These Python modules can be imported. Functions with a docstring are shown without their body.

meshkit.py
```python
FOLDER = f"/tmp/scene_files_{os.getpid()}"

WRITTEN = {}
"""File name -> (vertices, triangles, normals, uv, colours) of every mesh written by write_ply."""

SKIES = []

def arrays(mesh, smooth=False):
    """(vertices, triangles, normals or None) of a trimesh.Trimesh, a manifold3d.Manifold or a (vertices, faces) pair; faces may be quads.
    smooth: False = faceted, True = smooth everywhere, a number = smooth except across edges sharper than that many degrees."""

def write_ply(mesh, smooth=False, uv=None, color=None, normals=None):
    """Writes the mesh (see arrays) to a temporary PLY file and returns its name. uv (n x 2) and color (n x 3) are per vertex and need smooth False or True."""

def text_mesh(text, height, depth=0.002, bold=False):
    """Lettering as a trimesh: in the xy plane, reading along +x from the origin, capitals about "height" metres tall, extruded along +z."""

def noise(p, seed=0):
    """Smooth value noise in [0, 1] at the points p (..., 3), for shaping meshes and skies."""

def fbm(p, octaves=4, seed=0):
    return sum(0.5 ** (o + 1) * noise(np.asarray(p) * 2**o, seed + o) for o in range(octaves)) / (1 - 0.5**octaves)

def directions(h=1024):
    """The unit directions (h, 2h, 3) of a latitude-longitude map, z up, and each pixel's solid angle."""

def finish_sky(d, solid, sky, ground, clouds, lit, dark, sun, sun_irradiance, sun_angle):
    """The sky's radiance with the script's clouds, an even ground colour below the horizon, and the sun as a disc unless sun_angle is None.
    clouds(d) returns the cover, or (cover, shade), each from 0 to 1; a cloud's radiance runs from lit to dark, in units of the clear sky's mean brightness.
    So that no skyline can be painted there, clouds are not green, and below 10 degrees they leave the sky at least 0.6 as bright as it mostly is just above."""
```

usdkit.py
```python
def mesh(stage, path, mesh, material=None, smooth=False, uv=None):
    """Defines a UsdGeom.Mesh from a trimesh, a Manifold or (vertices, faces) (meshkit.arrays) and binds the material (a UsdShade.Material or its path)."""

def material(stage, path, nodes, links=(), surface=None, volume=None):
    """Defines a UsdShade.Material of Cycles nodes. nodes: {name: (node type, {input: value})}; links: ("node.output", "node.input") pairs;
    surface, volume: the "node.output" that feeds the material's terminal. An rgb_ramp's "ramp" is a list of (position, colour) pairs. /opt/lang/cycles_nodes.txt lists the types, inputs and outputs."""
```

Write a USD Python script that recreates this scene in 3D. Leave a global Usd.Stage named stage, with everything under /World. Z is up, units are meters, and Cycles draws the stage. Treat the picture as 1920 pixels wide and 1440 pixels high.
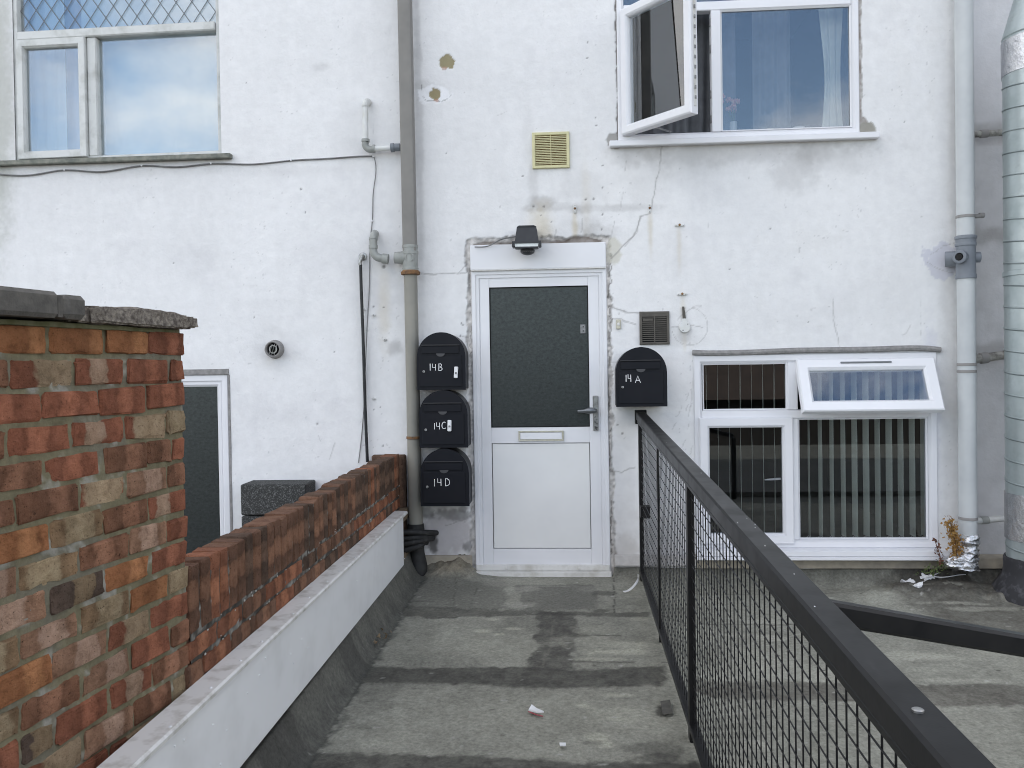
import math, random, numpy as np, trimesh, usdkit, meshkit
from pxr import Usd, UsdGeom, UsdLux, UsdShade, Gf, Sdf, Vt
from scipy.spatial import ConvexHull

stage = Usd.Stage.CreateInMemory()
UsdGeom.SetStageUpAxis(stage, UsdGeom.Tokens.z)
UsdGeom.SetStageMetersPerUnit(stage, 1.0)
UsdGeom.Xform.Define(stage, '/World')
rng = np.random.default_rng(7)

# ------------------------------------------------------------------ camera, sky, sun, exposure
FPX, EYE = 1550.0, np.array([0.0, -5.83, 1.51])
PPY = 700.0                       # height of the optical axis in the picture (a slight lens shift)
SKY_STRENGTH, SUN_INTENSITY, EXPOSURE = 0.12, 0.9, 1.10
SUN_EL, SUN_ROT = math.radians(38), 0.90

def unit(v): v = np.asarray(v, float); return v / np.linalg.norm(v)
_cy = unit([105 / FPX, (PPY - 678) / FPX, -1.0])                      # the passage direction, seen from the camera
_cz = np.array([-0.0145, 1.0, 0.0]); _cz = unit(_cz - _cy * (_cz @ _cy))
_cx = np.cross(_cy, _cz)
RIGHT, UP, BACK = (np.array([_cx[i], _cy[i], _cz[i]]) for i in range(3))
cam = UsdGeom.Camera.Define(stage, '/World/camera')
cam.CreateHorizontalApertureAttr(36.0); cam.CreateVerticalApertureAttr(27.0)
cam.CreateFocalLengthAttr(36.0 * FPX / 1920); cam.CreateClippingRangeAttr(Gf.Vec2f(0.05, 2000))
cam.CreateExposureAttr(EXPOSURE)
cam.CreateVerticalApertureOffsetAttr((PPY - 720) / 1920 * 36.0)
_m = Gf.Matrix4d(*[float(x) for r in ((*RIGHT, 0), (*UP, 0), (*BACK, 0), (*EYE, 1)) for x in r])
cam.AddTransformOp().Set(_m)

sky_mat = usdkit.material(stage, '/World/Looks/sky', {
    'co': ('texture_coordinate', {}),
    'sk': ('sky_texture', {'sky_type': 'single_scattering', 'sun_disc': False, 'sun_elevation': SUN_EL, 'sun_rotation': SUN_ROT, 'aerosol_density': 1.2}),
    'mp': ('mapping', {'mapping_type': 'point', 'scale': (1, 1, 1.8), 'location': (3.1, 0.4, 0.2)}),
    'n1': ('noise_texture', {'scale': 1.7, 'detail': 8, 'roughness': 0.62, 'distortion': 0.2}),
    'rp': ('rgb_ramp', {'ramp': [(0, (0, 0, 0)), (0.40, (0, 0, 0)), (0.60, (1, 1, 1)), (1, (1, 1, 1))]}),
    'mx': ('mix', {'color2': (7.6, 7.4, 7.3)}),
    'bg': ('background_shader', {'strength': SKY_STRENGTH})},
    [('co.generated', 'mp.vector'), ('mp.vector', 'n1.vector'), ('n1.fac', 'rp.fac'), ('rp.color', 'mx.fac'), ('sk.color', 'mx.color1'), ('mx.color', 'bg.color')], surface='bg.background')
dome = UsdLux.DomeLight.Define(stage, '/World/sky')
UsdShade.MaterialBindingAPI.Apply(dome.GetPrim()).Bind(sky_mat)
for k, v in (('kind', 'structure'), ('label', 'blue sky with broken white cloud'), ('category', 'sky')): dome.GetPrim().SetCustomDataByKey(k, v)
sun = UsdLux.DistantLight.Define(stage, '/World/sun')
sun.CreateIntensityAttr(SUN_INTENSITY); sun.CreateAngleAttr(0.53); sun.CreateNormalizeAttr(True); sun.CreateColorAttr(Gf.Vec3f(1.0, 0.95, 0.87))
_sd = np.array([math.sin(SUN_ROT) * math.cos(SUN_EL), math.cos(SUN_ROT) * math.cos(SUN_EL), math.sin(SUN_EL)])
_sx = unit(np.cross([0, 0, 1], _sd)); _sy = np.cross(_sd, _sx)
sun.AddTransformOp().Set(Gf.Matrix4d(*[float(x) for r in ((*_sx, 0), (*_sy, 0), (*_sd, 0), (0, 0, 0, 1)) for x in r]))

# ------------------------------------------------------------------ surveying: where a sight line of the survey photograph meets a plane of the place
def ray(px, py): return RIGHT * ((px - 960) / FPX) + UP * ((PPY - py) / FPX) - BACK
def hit(px, py, axis, val):
    r = ray(px, py); return EYE + r * ((val - EYE[axis]) / r[axis])
def onY(px, py, d=0.0): return hit(px, py, 1, -d)
def onX(px, py, x): return hit(px, py, 0, x)
FALL = 0.0165                      # the flat roof falls gently from the door towards the viewer
def onZ(px, py, z=0.0):
    r = ray(px, py); t = (EYE[2] - z - FALL * EYE[1]) / (FALL * r[1] - r[2]); return EYE + r * t
def rect(x0, y0, x1, y1, d=0.0):
    a, b, c, e = onY(x0, y0, d), onY(x1, y0, d), onY(x0, y1, d), onY(x1, y1, d)
    return (a[0] + c[0]) / 2, (b[0] + e[0]) / 2, (c[2] + e[2]) / 2, (a[2] + b[2]) / 2      # x0, x1, z0, z1

# ------------------------------------------------------------------ scene helpers
count, base = {}, {'/World': np.zeros(3)}
def path_of(parent, name):
    p = parent or '/World'; k = (p, name); n = count.get(k, 0); count[k] = n + 1
    return f'{p}/{name}' if n == 0 else f'{p}/{name}_{n:03d}'
def tag(p, label=None, cat=None, group=None, kind=None):
    prim = stage.GetPrimAtPath(p)
    for k, v in (('label', label), ('category', cat), ('group', group), ('kind', kind)):
        if v: prim.SetCustomDataByKey(k, v)
    return p
def thing(name, label, cat, at=(0, 0, 0), group=None, kind=None, parent=None):
    p = path_of(parent, name); x = UsdGeom.Xform.Define(stage, p)
    x.AddTranslateOp().Set(Gf.Vec3d(*map(float, at))); base[p] = np.asarray(at, float)
    return tag(p, label, cat, group, kind)
def obj(name, mesh, mat, parent=None, smooth=35, label=None, cat=None, group=None, kind=None, col=None, fix=True):
    p = path_of(parent, name); b = base.get(parent or '/World', np.zeros(3))
    if isinstance(mesh, MB): mesh = mesh.get()
    if isinstance(mesh, tuple): mesh = trimesh.Trimesh(np.asarray(mesh[0], float), tri(mesh[1]), process=False)
    if fix and len(mesh.faces) < 6000:
        mesh = mesh.copy(); mesh.merge_vertices(); 
        try: trimesh.repair.fix_normals(mesh, multibody=True)
        except Exception: pass
    mesh = trimesh.Trimesh(mesh.vertices - b, mesh.faces, process=False)
    g = usdkit.mesh(stage, p, mesh, M[mat] if isinstance(mat, str) else mat, smooth=smooth)
    if col is not None:
        UsdGeom.PrimvarsAPI(g).CreatePrimvar('paint', Sdf.ValueTypeNames.Color3fArray, 'vertex').Set(Vt.Vec3fArray.FromNumpy(np.ascontiguousarray(col, np.float32)))
    base[p] = b
    return tag(p, label, cat, group, kind)
def tri(f):
    out = []
    if isinstance(f, np.ndarray) and f.shape[1] == 3: return f
    for q in f:
        for i in range(1, len(q) - 1): out.append((q[0], q[i], q[i + 1]))
    return np.array(out)
class MB:
    def __init__(s): s.v, s.f, s.n = [], [], 0
    def add(s, v, f):
        v = np.asarray(v, float); s.v.append(v); s.f.append(np.asarray(tri(f)) + s.n); s.n += len(v); return s
    def mesh(s, m): return s.add(m.vertices, np.asarray(m.faces))
    def get(s): return trimesh.Trimesh(np.vstack(s.v), np.vstack(s.f), process=False)
    def box(s, x0, x1, y0, y1, z0, z1, b=0.0): return s.add(*bbox(x0, x1, y0, y1, z0, z1, b))
    def tube(s, pts, r, n=10, caps=True): return s.add(*tube(pts, r, n, caps))
_sg = np.array([(a, b, c) for a in (-1, 1) for b in (-1, 1) for c in (-1, 1)], float)
def _bb(h, b):
    out = []
    for s in _sg:
        for k in range(3):
            q = h - b; q = q.copy(); q[k] = h[k]; out.append(s * q)
    return np.array(out)
def _hull(p):
    h = ConvexHull(p); f = h.simplices.copy(); c = p.mean(0)
    for i, t in enumerate(f):
        n = np.cross(p[t[1]] - p[t[0]], p[t[2]] - p[t[0]])
        if n @ (p[t[0]] - c) < 0: f[i] = t[::-1]
    return f
_BBF = _hull(_bb(np.array([1.0, 1.1, 1.2]), 0.2))
_BXF = [(0, 1, 3, 2), (4, 6, 7, 5), (0, 4, 5, 1), (2, 3, 7, 6), (0, 2, 6, 4), (1, 5, 7, 3)]
def bbox(x0, x1, y0, y1, z0, z1, b=0.0):
    c = np.array([x0 + x1, y0 + y1, z0 + z1]) / 2; h = np.abs(np.array([x1 - x0, y1 - y0, z1 - z0])) / 2
    if b <= 0: return c + _sg * h, _BXF
    return c + _bb(h, min(b, h.min() * 0.9)), _BBF
def tube(pts, r, n=10, caps=True):
    pts = np.asarray(pts, float); m = len(pts); rr = np.broadcast_to(np.asarray(r, float), (m,))
    t = np.gradient(pts, axis=0); t /= np.maximum(np.linalg.norm(t, axis=1, keepdims=True), 1e-12)
    ref = np.array([0, 0, 1.0]) if abs(t[0][2]) < 0.9 else np.array([1.0, 0, 0])
    u = unit(np.cross(t[0], ref)); V, F = [], []
    a = np.linspace(0, 2 * np.pi, n, endpoint=False)
    for i in range(m):
        u = unit(u - t[i] * (u @ t[i])); w = np.cross(t[i], u)
        V.append(pts[i] + rr[i] * (np.cos(a)[:, None] * u + np.sin(a)[:, None] * w))
    V = np.vstack(V)
    for i in range(m - 1):
        for j in range(n):
            k = (j + 1) % n; F.append((i * n + j, i * n + k, (i + 1) * n + k, (i + 1) * n + j))
    if caps: F += [tuple(range(n))[::-1], tuple(range((m - 1) * n, m * n))]
    return V, F
def spline(pts, k=8):
    from scipy.interpolate import CubicSpline
    p = np.asarray(pts, float); d = np.r_[0, np.cumsum(np.linalg.norm(np.diff(p, axis=0), axis=1))]
    return CubicSpline(d, p)(np.linspace(0, d[-1], k * (len(p) - 1) + 1))
def lathe(prof, c, axis, n=24):          # prof: (radius, offset along axis), closed outline not needed
    ax = unit(axis); u = unit(np.cross(ax, [0.3, 0.2, 0.9] if abs(ax[2]) < 0.9 else [1, 0, 0])); w = np.cross(ax, u)
    a = np.linspace(0, 2 * np.pi, n, endpoint=False); V, F = [], []
    for r, o in prof: V.append(np.asarray(c) + ax * o + r * (np.cos(a)[:, None] * u + np.sin(a)[:, None] * w))
    for i in range(len(prof) - 1):
        for j in range(n):
            k = (j + 1) % n; F.append((i * n + j, i * n + k, (i + 1) * n + k, (i + 1) * n + j))
    F += [tuple(range(n))[::-1], tuple(range((len(prof) - 1) * n, len(prof) * n))]
    return np.vstack(V), F
def ring(x0, x1, z0, z1, prof):          # mitred frame on the facade; prof: closed outline of (inset, d), d = out from the facade
    V, F = [], []; n = len(prof)
    for i, d in prof: V += [(x0 + i, -d, z0 + i), (x1 - i, -d, z0 + i), (x1 - i, -d, z1 - i), (x0 + i, -d, z1 - i)]
    for a in range(n):
        b = (a + 1) % n
        for k in range(4):
            l = (k + 1) % 4; F.append((a * 4 + k, a * 4 + l, b * 4 + l, b * 4 + k))
    return np.array(V, float), F
def upvc(w, d0, d1, c=0.006):            # frame profile: width w, from d0 (back) to d1 (face), small chamfers and a sloping inner bead
    return [(0, d0), (0, d1 - c), (c, d1), (w - 0.016, d1), (w - 0.012, d1 - 0.004), (w, d1 - 0.016), (w, d0)]
def prism(poly, y0, y1, f=None):         # polygon of (x, z) extruded along y
    p = np.asarray(poly, float); n = len(p)
    V = np.vstack([np.c_[p[:, 0], np.full(n, y0), p[:, 1]], np.c_[p[:, 0], np.full(n, y1), p[:, 1]]])
    m = trimesh.creation.extrude_polygon(__import__('shapely').Polygon(p), 1.0, engine='earcut')
    v = np.array(m.vertices); return np.c_[v[:, 0], y0 + (y1 - y0) * v[:, 2], v[:, 1]], np.asarray(m.faces)

# ------------------------------------------------------------------ materials
M = {}
def mat(name, c1, c2=None, rough=0.6, metal=0.0, scale=6.0, bump=0.0, bscale=60.0, detail=6, spec=0.5, contrast=(0.35, 0.65), extra=None, space='geometry.position', coat=0.0, dist=0.002, rrange=None):
    c2 = c2 or c1; L = '/World/Looks/' + name
    nodes = {'g': ('geometry', {}), 't': ('texture_coordinate', {}), 'n': ('noise_texture', {'scale': scale, 'detail': detail, 'roughness': 0.6}),
             'r': ('rgb_ramp', {'ramp': [(0, c1), (contrast[0], c1), (contrast[1], c2), (1, c2)]}),
             'p': ('principled_bsdf', {'roughness': rough, 'metallic': metal, 'specular_ior_level': spec, 'coat_weight': coat})}
    src = 'g.position' if space.startswith('geometry') else 't.object'
    links = [(src, 'n.vector'), ('n.fac', 'r.fac'), ('r.color', 'p.base_color')]
    if rrange:
        nodes['mr'] = ('map_range', {'from_min': 0.3, 'from_max': 0.7, 'to_min': rrange[0], 'to_max': rrange[1]}); links += [('n.fac', 'mr.value'), ('mr.result', 'p.roughness')]
    if bump:
        nodes['b'] = ('noise_texture', {'scale': bscale, 'detail': 5, 'roughness': 0.65}); nodes['bu'] = ('bump', {'strength': bump, 'distance': dist})
        links += [(src, 'b.vector'), ('b.fac', 'bu.height'), ('bu.normal', 'p.normal')]
    if extra: extra(nodes, links)
    M[name] = usdkit.material(stage, L, nodes, links, surface='p.BSDF'); return M[name]
def painted(name, rough, bump, bscale, dist, v1=(0.93, 0.93, 0.93), v2=(1.05, 1.05, 1.05), spec=0.3, scale=14):
    M[name] = usdkit.material(stage, '/World/Looks/' + name, {
        'a': ('attribute', {'attribute': 'paint'}), 'g': ('geometry', {}), 'n': ('noise_texture', {'scale': scale, 'detail': 9, 'roughness': 0.7}),
        'r': ('rgb_ramp', {'ramp': [(0.25, v1), (0.75, v2)]}), 'm': ('mix', {'mix_type': 'multiply', 'fac': 1.0}),
        'b': ('noise_texture', {'scale': bscale, 'detail': 7, 'roughness': 0.68}), 'bu': ('bump', {'strength': bump, 'distance': dist}),
        'p': ('principled_bsdf', {'roughness': rough, 'specular_ior_level': spec})},
        [('g.position', 'n.vector'), ('n.fac', 'r.fac'), ('a.color', 'm.color1'), ('r.color', 'm.color2'), ('m.color', 'p.base_color'),
         ('g.position', 'b.vector'), ('b.fac', 'bu.height'), ('bu.normal', 'p.normal')], surface='p.BSDF')
painted('render_paint', 0.85, 0.55, 26, 0.006)
painted('felt', 0.8, 0.8, 150, 0.004, (0.55, 0.55, 0.53), (1.42, 1.42, 1.40), scale=60)
painted('mortar', 0.95, 0.8, 130, 0.004, (0.75, 0.75, 0.75), (1.2, 1.2, 1.2), scale=60)
mat('white_plastic', (0.80, 0.80, 0.82), (0.76, 0.76, 0.78), 0.28, scale=2.5, bump=0.05, bscale=3)
mat('door_plastic', (0.80, 0.80, 0.82), (0.74, 0.745, 0.76), 0.35, scale=1.6, bump=0.06, bscale=4)
mat('door_panel', (0.79, 0.79, 0.775), (0.74, 0.74, 0.73), 0.4, scale=2.2, bump=0.1, bscale=5)
mat('grubby_white', (0.72, 0.71, 0.68), (0.50, 0.48, 0.43), 0.5, scale=9, contrast=(0.45, 0.75), bump=0.1)
mat('old_white_paint', (0.63, 0.64, 0.62), (0.30, 0.305, 0.27), 0.55, scale=7, contrast=(0.48, 0.85), detail=12, bump=0.3, bscale=80)
mat('sill_dark', (0.13, 0.14, 0.12), (0.25, 0.25, 0.21), 0.8, scale=20, bump=0.4)
mat('fascia_plastic', (0.84, 0.84, 0.84), (0.70, 0.70, 0.69), 0.33, scale=5.0, contrast=(0.48, 0.9), detail=9, bump=0.06, bscale=4)
mat('fascia_lip', (0.72, 0.71, 0.68), (0.30, 0.27, 0.22), 0.45, scale=14, contrast=(0.48, 0.82), detail=9)
mat('black_metal', (0.012, 0.012, 0.014), (0.020, 0.020, 0.022), 0.42, scale=8, bump=0.06, bscale=250, rrange=(0.36, 0.55))
mat('black_rail', (0.005, 0.005, 0.0055), (0.008, 0.0078, 0.0078), 0.40, scale=10, bump=0.08, bscale=300, rrange=(0.32, 0.46), spec=.24)
mat('mailbox_black', (0.006, 0.007, 0.010), (0.009, 0.0095, 0.0125), 0.40, scale=6, bump=0.08, bscale=350, spec=.2)
mat('black_rubber', (0.012, 0.012, 0.012), (0.05, 0.05, 0.048), 0.7, scale=30, contrast=(0.5, 0.8), bump=0.2)
mat('black_tar', (0.010, 0.010, 0.010), (0.03, 0.03, 0.028), 0.65, scale=15, bump=0.5, bscale=40)
mat('steel', (0.45, 0.45, 0.44), (0.30, 0.30, 0.29), 0.35, metal=1.0, scale=30)
mat('dull_zinc', (0.30, 0.30, 0.30), (0.18, 0.18, 0.18), 0.5, metal=0.7, scale=40)
mat('handle_metal', (0.22, 0.23, 0.24), (0.15, 0.16, 0.17), 0.32, metal=0.9, scale=30)
mat('duct_metal', (0.46, 0.51, 0.51), (0.36, 0.41, 0.41), 0.36, metal=0.75, scale=7, bump=0.05, bscale=14, rrange=(0.28, 0.5))
mat('duct_seam_shade', (0.20, 0.23, 0.23), None, 0.4, metal=0.7)
mat('foil', (0.78, 0.78, 0.78), (0.62, 0.62, 0.64), 0.22, metal=1.0, scale=20, bump=0.9, bscale=22, dist=0.012)
mat('downpipe', (0.235, 0.225, 0.205), (0.19, 0.182, 0.168), 0.45, scale=4, bump=0.05, spec=0.4)
mat('downpipe_lower', (0.225, 0.218, 0.19), (0.27, 0.258, 0.22), 0.5, scale=5, bump=0.08)
mat('pipe_fitting', (0.33, 0.34, 0.32), (0.26, 0.27, 0.25), 0.45, scale=12)
mat('rust_collar', (0.10, 0.055, 0.035), (0.25, 0.13, 0.05), 0.8, scale=40, bump=0.3)
mat('soil_pipe', (0.56, 0.58, 0.58), (0.48, 0.50, 0.51), 0.4, scale=4, bump=0.06, bscale=20)
mat('soil_grey', (0.20, 0.22, 0.245), (0.16, 0.175, 0.20), 0.42, scale=8)
mat('soil_band', (0.26, 0.25, 0.24), None, 0.5)
mat('waste_white', (0.68, 0.69, 0.68), (0.60, 0.60, 0.56), 0.35, scale=12)
mat('waste_grey', (0.16, 0.18, 0.20), None, 0.4)
mat('waste_dirty', (0.40, 0.39, 0.36), (0.14, 0.13, 0.12), 0.7, scale=22, bump=0.2)
mat('cable_grey', (0.12, 0.12, 0.12), (0.20, 0.20, 0.20), 0.55, scale=20)
mat('cable_black', (0.008, 0.009, 0.011), (0.03, 0.03, 0.03), 0.35, scale=60, contrast=(0.55, 0.7))
mat('cream_plastic', (0.66, 0.62, 0.36), (0.58, 0.55, 0.32), 0.45, scale=14)
mat('dark_void', (0.006, 0.006, 0.006), None, 0.9)
mat('brown_vent', (0.105, 0.095, 0.080), (0.07, 0.063, 0.053), 0.55, scale=20)
mat('bell_cream', (0.60, 0.58, 0.46), (0.48, 0.46, 0.38), 0.4, scale=40)
mat('marker_white', (0.82, 0.82, 0.82), (0.70, 0.70, 0.70), 0.6, scale=200)
mat('concrete_cap', (0.085, 0.08, 0.072), (0.14, 0.13, 0.115), 0.95, scale=22, bump=0.6, bscale=90, dist=0.004)
mat('concrete_broken', (0.12, 0.10, 0.085), (0.34, 0.30, 0.25), 0.95, scale=55, bump=1.0, bscale=70, dist=0.012, contrast=(0.4, 0.62))
mat('pier_block', (0.035, 0.036, 0.034), (0.17, 0.17, 0.165), 0.95, scale=120, bump=0.6, bscale=130, contrast=(0.50, 0.66))
mat('timber', (0.20, 0.15, 0.09), (0.12, 0.09, 0.06), 0.85, scale=30)
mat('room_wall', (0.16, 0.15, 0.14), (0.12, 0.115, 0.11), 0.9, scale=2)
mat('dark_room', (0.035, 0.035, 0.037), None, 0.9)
mat('net_curtain', (0.58, 0.74, 0.80), (0.52, 0.69, 0.77), 0.9, scale=4)
mat('pale_curtain', (0.70, 0.74, 0.68), (0.60, 0.64, 0.60), 0.9, scale=5)
mat('dark_curtain', (0.15, 0.155, 0.165), (0.10, 0.103, 0.112), 0.9, scale=6)
mat('grey_curtain', (0.20, 0.21, 0.22), (0.15, 0.16, 0.165), 0.9, scale=6)
mat('blind_fabric', (0.70, 0.75, 0.69), (0.62, 0.68, 0.62), 0.85, scale=90)
mat('chain', (0.6, 0.6, 0.6), None, 0.4)
mat('lead', (0.17, 0.18, 0.19), None, 0.6)
mat('putty_grey', (0.20, 0.195, 0.19), (0.30, 0.29, 0.28), 0.9, scale=30, bump=0.5, bscale=60)
mat('brown_strip', (0.24, 0.19, 0.16), (0.33, 0.29, 0.26), 0.9, scale=40, bump=0.4)
mat('bell_cast', (0.42, 0.37, 0.29), (0.30, 0.27, 0.22), 0.9, scale=14, bump=0.4)
mat('lamp_body', (0.022, 0.023, 0.027), (0.03, 0.032, 0.035), 0.5, scale=20)
mat('lamp_glass', (0.60, 0.64, 0.63), (0.52, 0.56, 0.55), 0.12, scale=20)
mat('pink_soap', (0.45, 0.12, 0.14), None, 0.3)
mat('flower_pink', (0.55, 0.20, 0.22), (0.62, 0.42, 0.32), 0.8, scale=60)
mat('leaf_green', (0.06, 0.10, 0.03), (0.13, 0.15, 0.05), 0.7, scale=40)
mat('weed_brown', (0.26, 0.13, 0.035), (0.40, 0.24, 0.07), 0.8, scale=60)
mat('weed_stem', (0.13, 0.05, 0.04), (0.16, 0.09, 0.05), 0.8, scale=60)
mat('leaf_dead', (0.20, 0.13, 0.07), (0.32, 0.25, 0.16), 0.9, scale=50)
mat('paper', (0.80, 0.80, 0.80), (0.70, 0.70, 0.70), 0.6, scale=30)
mat('wrapper_red', (0.40, 0.06, 0.08), None, 0.5)
mat('ground_grey', (0.12, 0.115, 0.105), (0.18, 0.17, 0.16), 0.95, scale=0.6)
mat('roof_tile', (0.05, 0.04, 0.035), (0.08, 0.06, 0.05), 0.9, scale=3)
M['far_brick'] = usdkit.material(stage, '/World/Looks/far_brick', {
    'g': ('geometry', {}), 's': ('separate_xyz', {}), 'c': ('combine_xyz', {}),
    'b': ('brick_texture', {'scale': 1.0, 'brick_width': 0.225, 'row_height': 0.075, 'mortar_size': 0.01, 'color1': (0.10, 0.045, 0.03), 'color2': (0.15, 0.075, 0.05), 'mortar': (0.14, 0.13, 0.12)}),
    'p': ('principled_bsdf', {'roughness': 0.9})},
    [('g.position', 's.vector'), ('s.x', 'c.x'), ('s.z', 'c.y'), ('c.vector', 'b.vector'), ('b.color', 'p.base_color')], surface='p.BSDF')
def glass(name, tint, base_fac, rough=0.0, bump=0.0, bscale=40, trans=(1, 1, 1)):
    n = {'f': ('fresnel', {'IOR': 1.5}), 'm': ('math', {'math_type': 'add', 'value2': base_fac, 'use_clamp': True}), 'a': ('transparent_bsdf', {'color': trans}),
         'b': ('glossy_bsdf', {'color': tint, 'roughness': rough}), 'x': ('mix_closure', {})}
    l = [('f.fac', 'm.value1'), ('m.value', 'x.fac'), ('a.BSDF', 'x.closure1'), ('b.BSDF', 'x.closure2')]
    if bump:
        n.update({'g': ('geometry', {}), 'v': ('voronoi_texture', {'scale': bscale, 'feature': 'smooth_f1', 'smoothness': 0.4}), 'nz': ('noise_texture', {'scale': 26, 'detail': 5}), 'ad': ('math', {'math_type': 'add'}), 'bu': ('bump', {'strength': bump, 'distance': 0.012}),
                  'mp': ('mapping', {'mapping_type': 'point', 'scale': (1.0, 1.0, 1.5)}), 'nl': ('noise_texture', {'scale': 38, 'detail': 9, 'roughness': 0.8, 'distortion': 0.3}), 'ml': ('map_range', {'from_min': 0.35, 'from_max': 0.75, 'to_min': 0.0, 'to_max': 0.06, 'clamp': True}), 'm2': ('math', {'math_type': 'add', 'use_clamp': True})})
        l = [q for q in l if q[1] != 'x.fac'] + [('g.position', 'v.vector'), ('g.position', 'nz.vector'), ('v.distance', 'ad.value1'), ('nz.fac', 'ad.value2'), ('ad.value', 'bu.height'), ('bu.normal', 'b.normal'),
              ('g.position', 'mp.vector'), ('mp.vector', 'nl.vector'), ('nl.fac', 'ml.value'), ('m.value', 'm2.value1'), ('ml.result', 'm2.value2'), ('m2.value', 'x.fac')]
    M[name] = usdkit.material(stage, '/World/Looks/' + name, n, l, surface='x.closure')
glass('window_glass', (0.95, 0.98, 1.0), 0.12)
glass('window_glass_old', (0.95, 0.98, 1.0), 0.16)
glass('window_glass_lower', (0.95, 0.98, 1.0), 0.02)
glass('obscure_glass', (0.75, 0.82, 0.80), 0.015, rough=0.34, bump=0.07, bscale=95, trans=(0.16, 0.18, 0.18))

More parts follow.
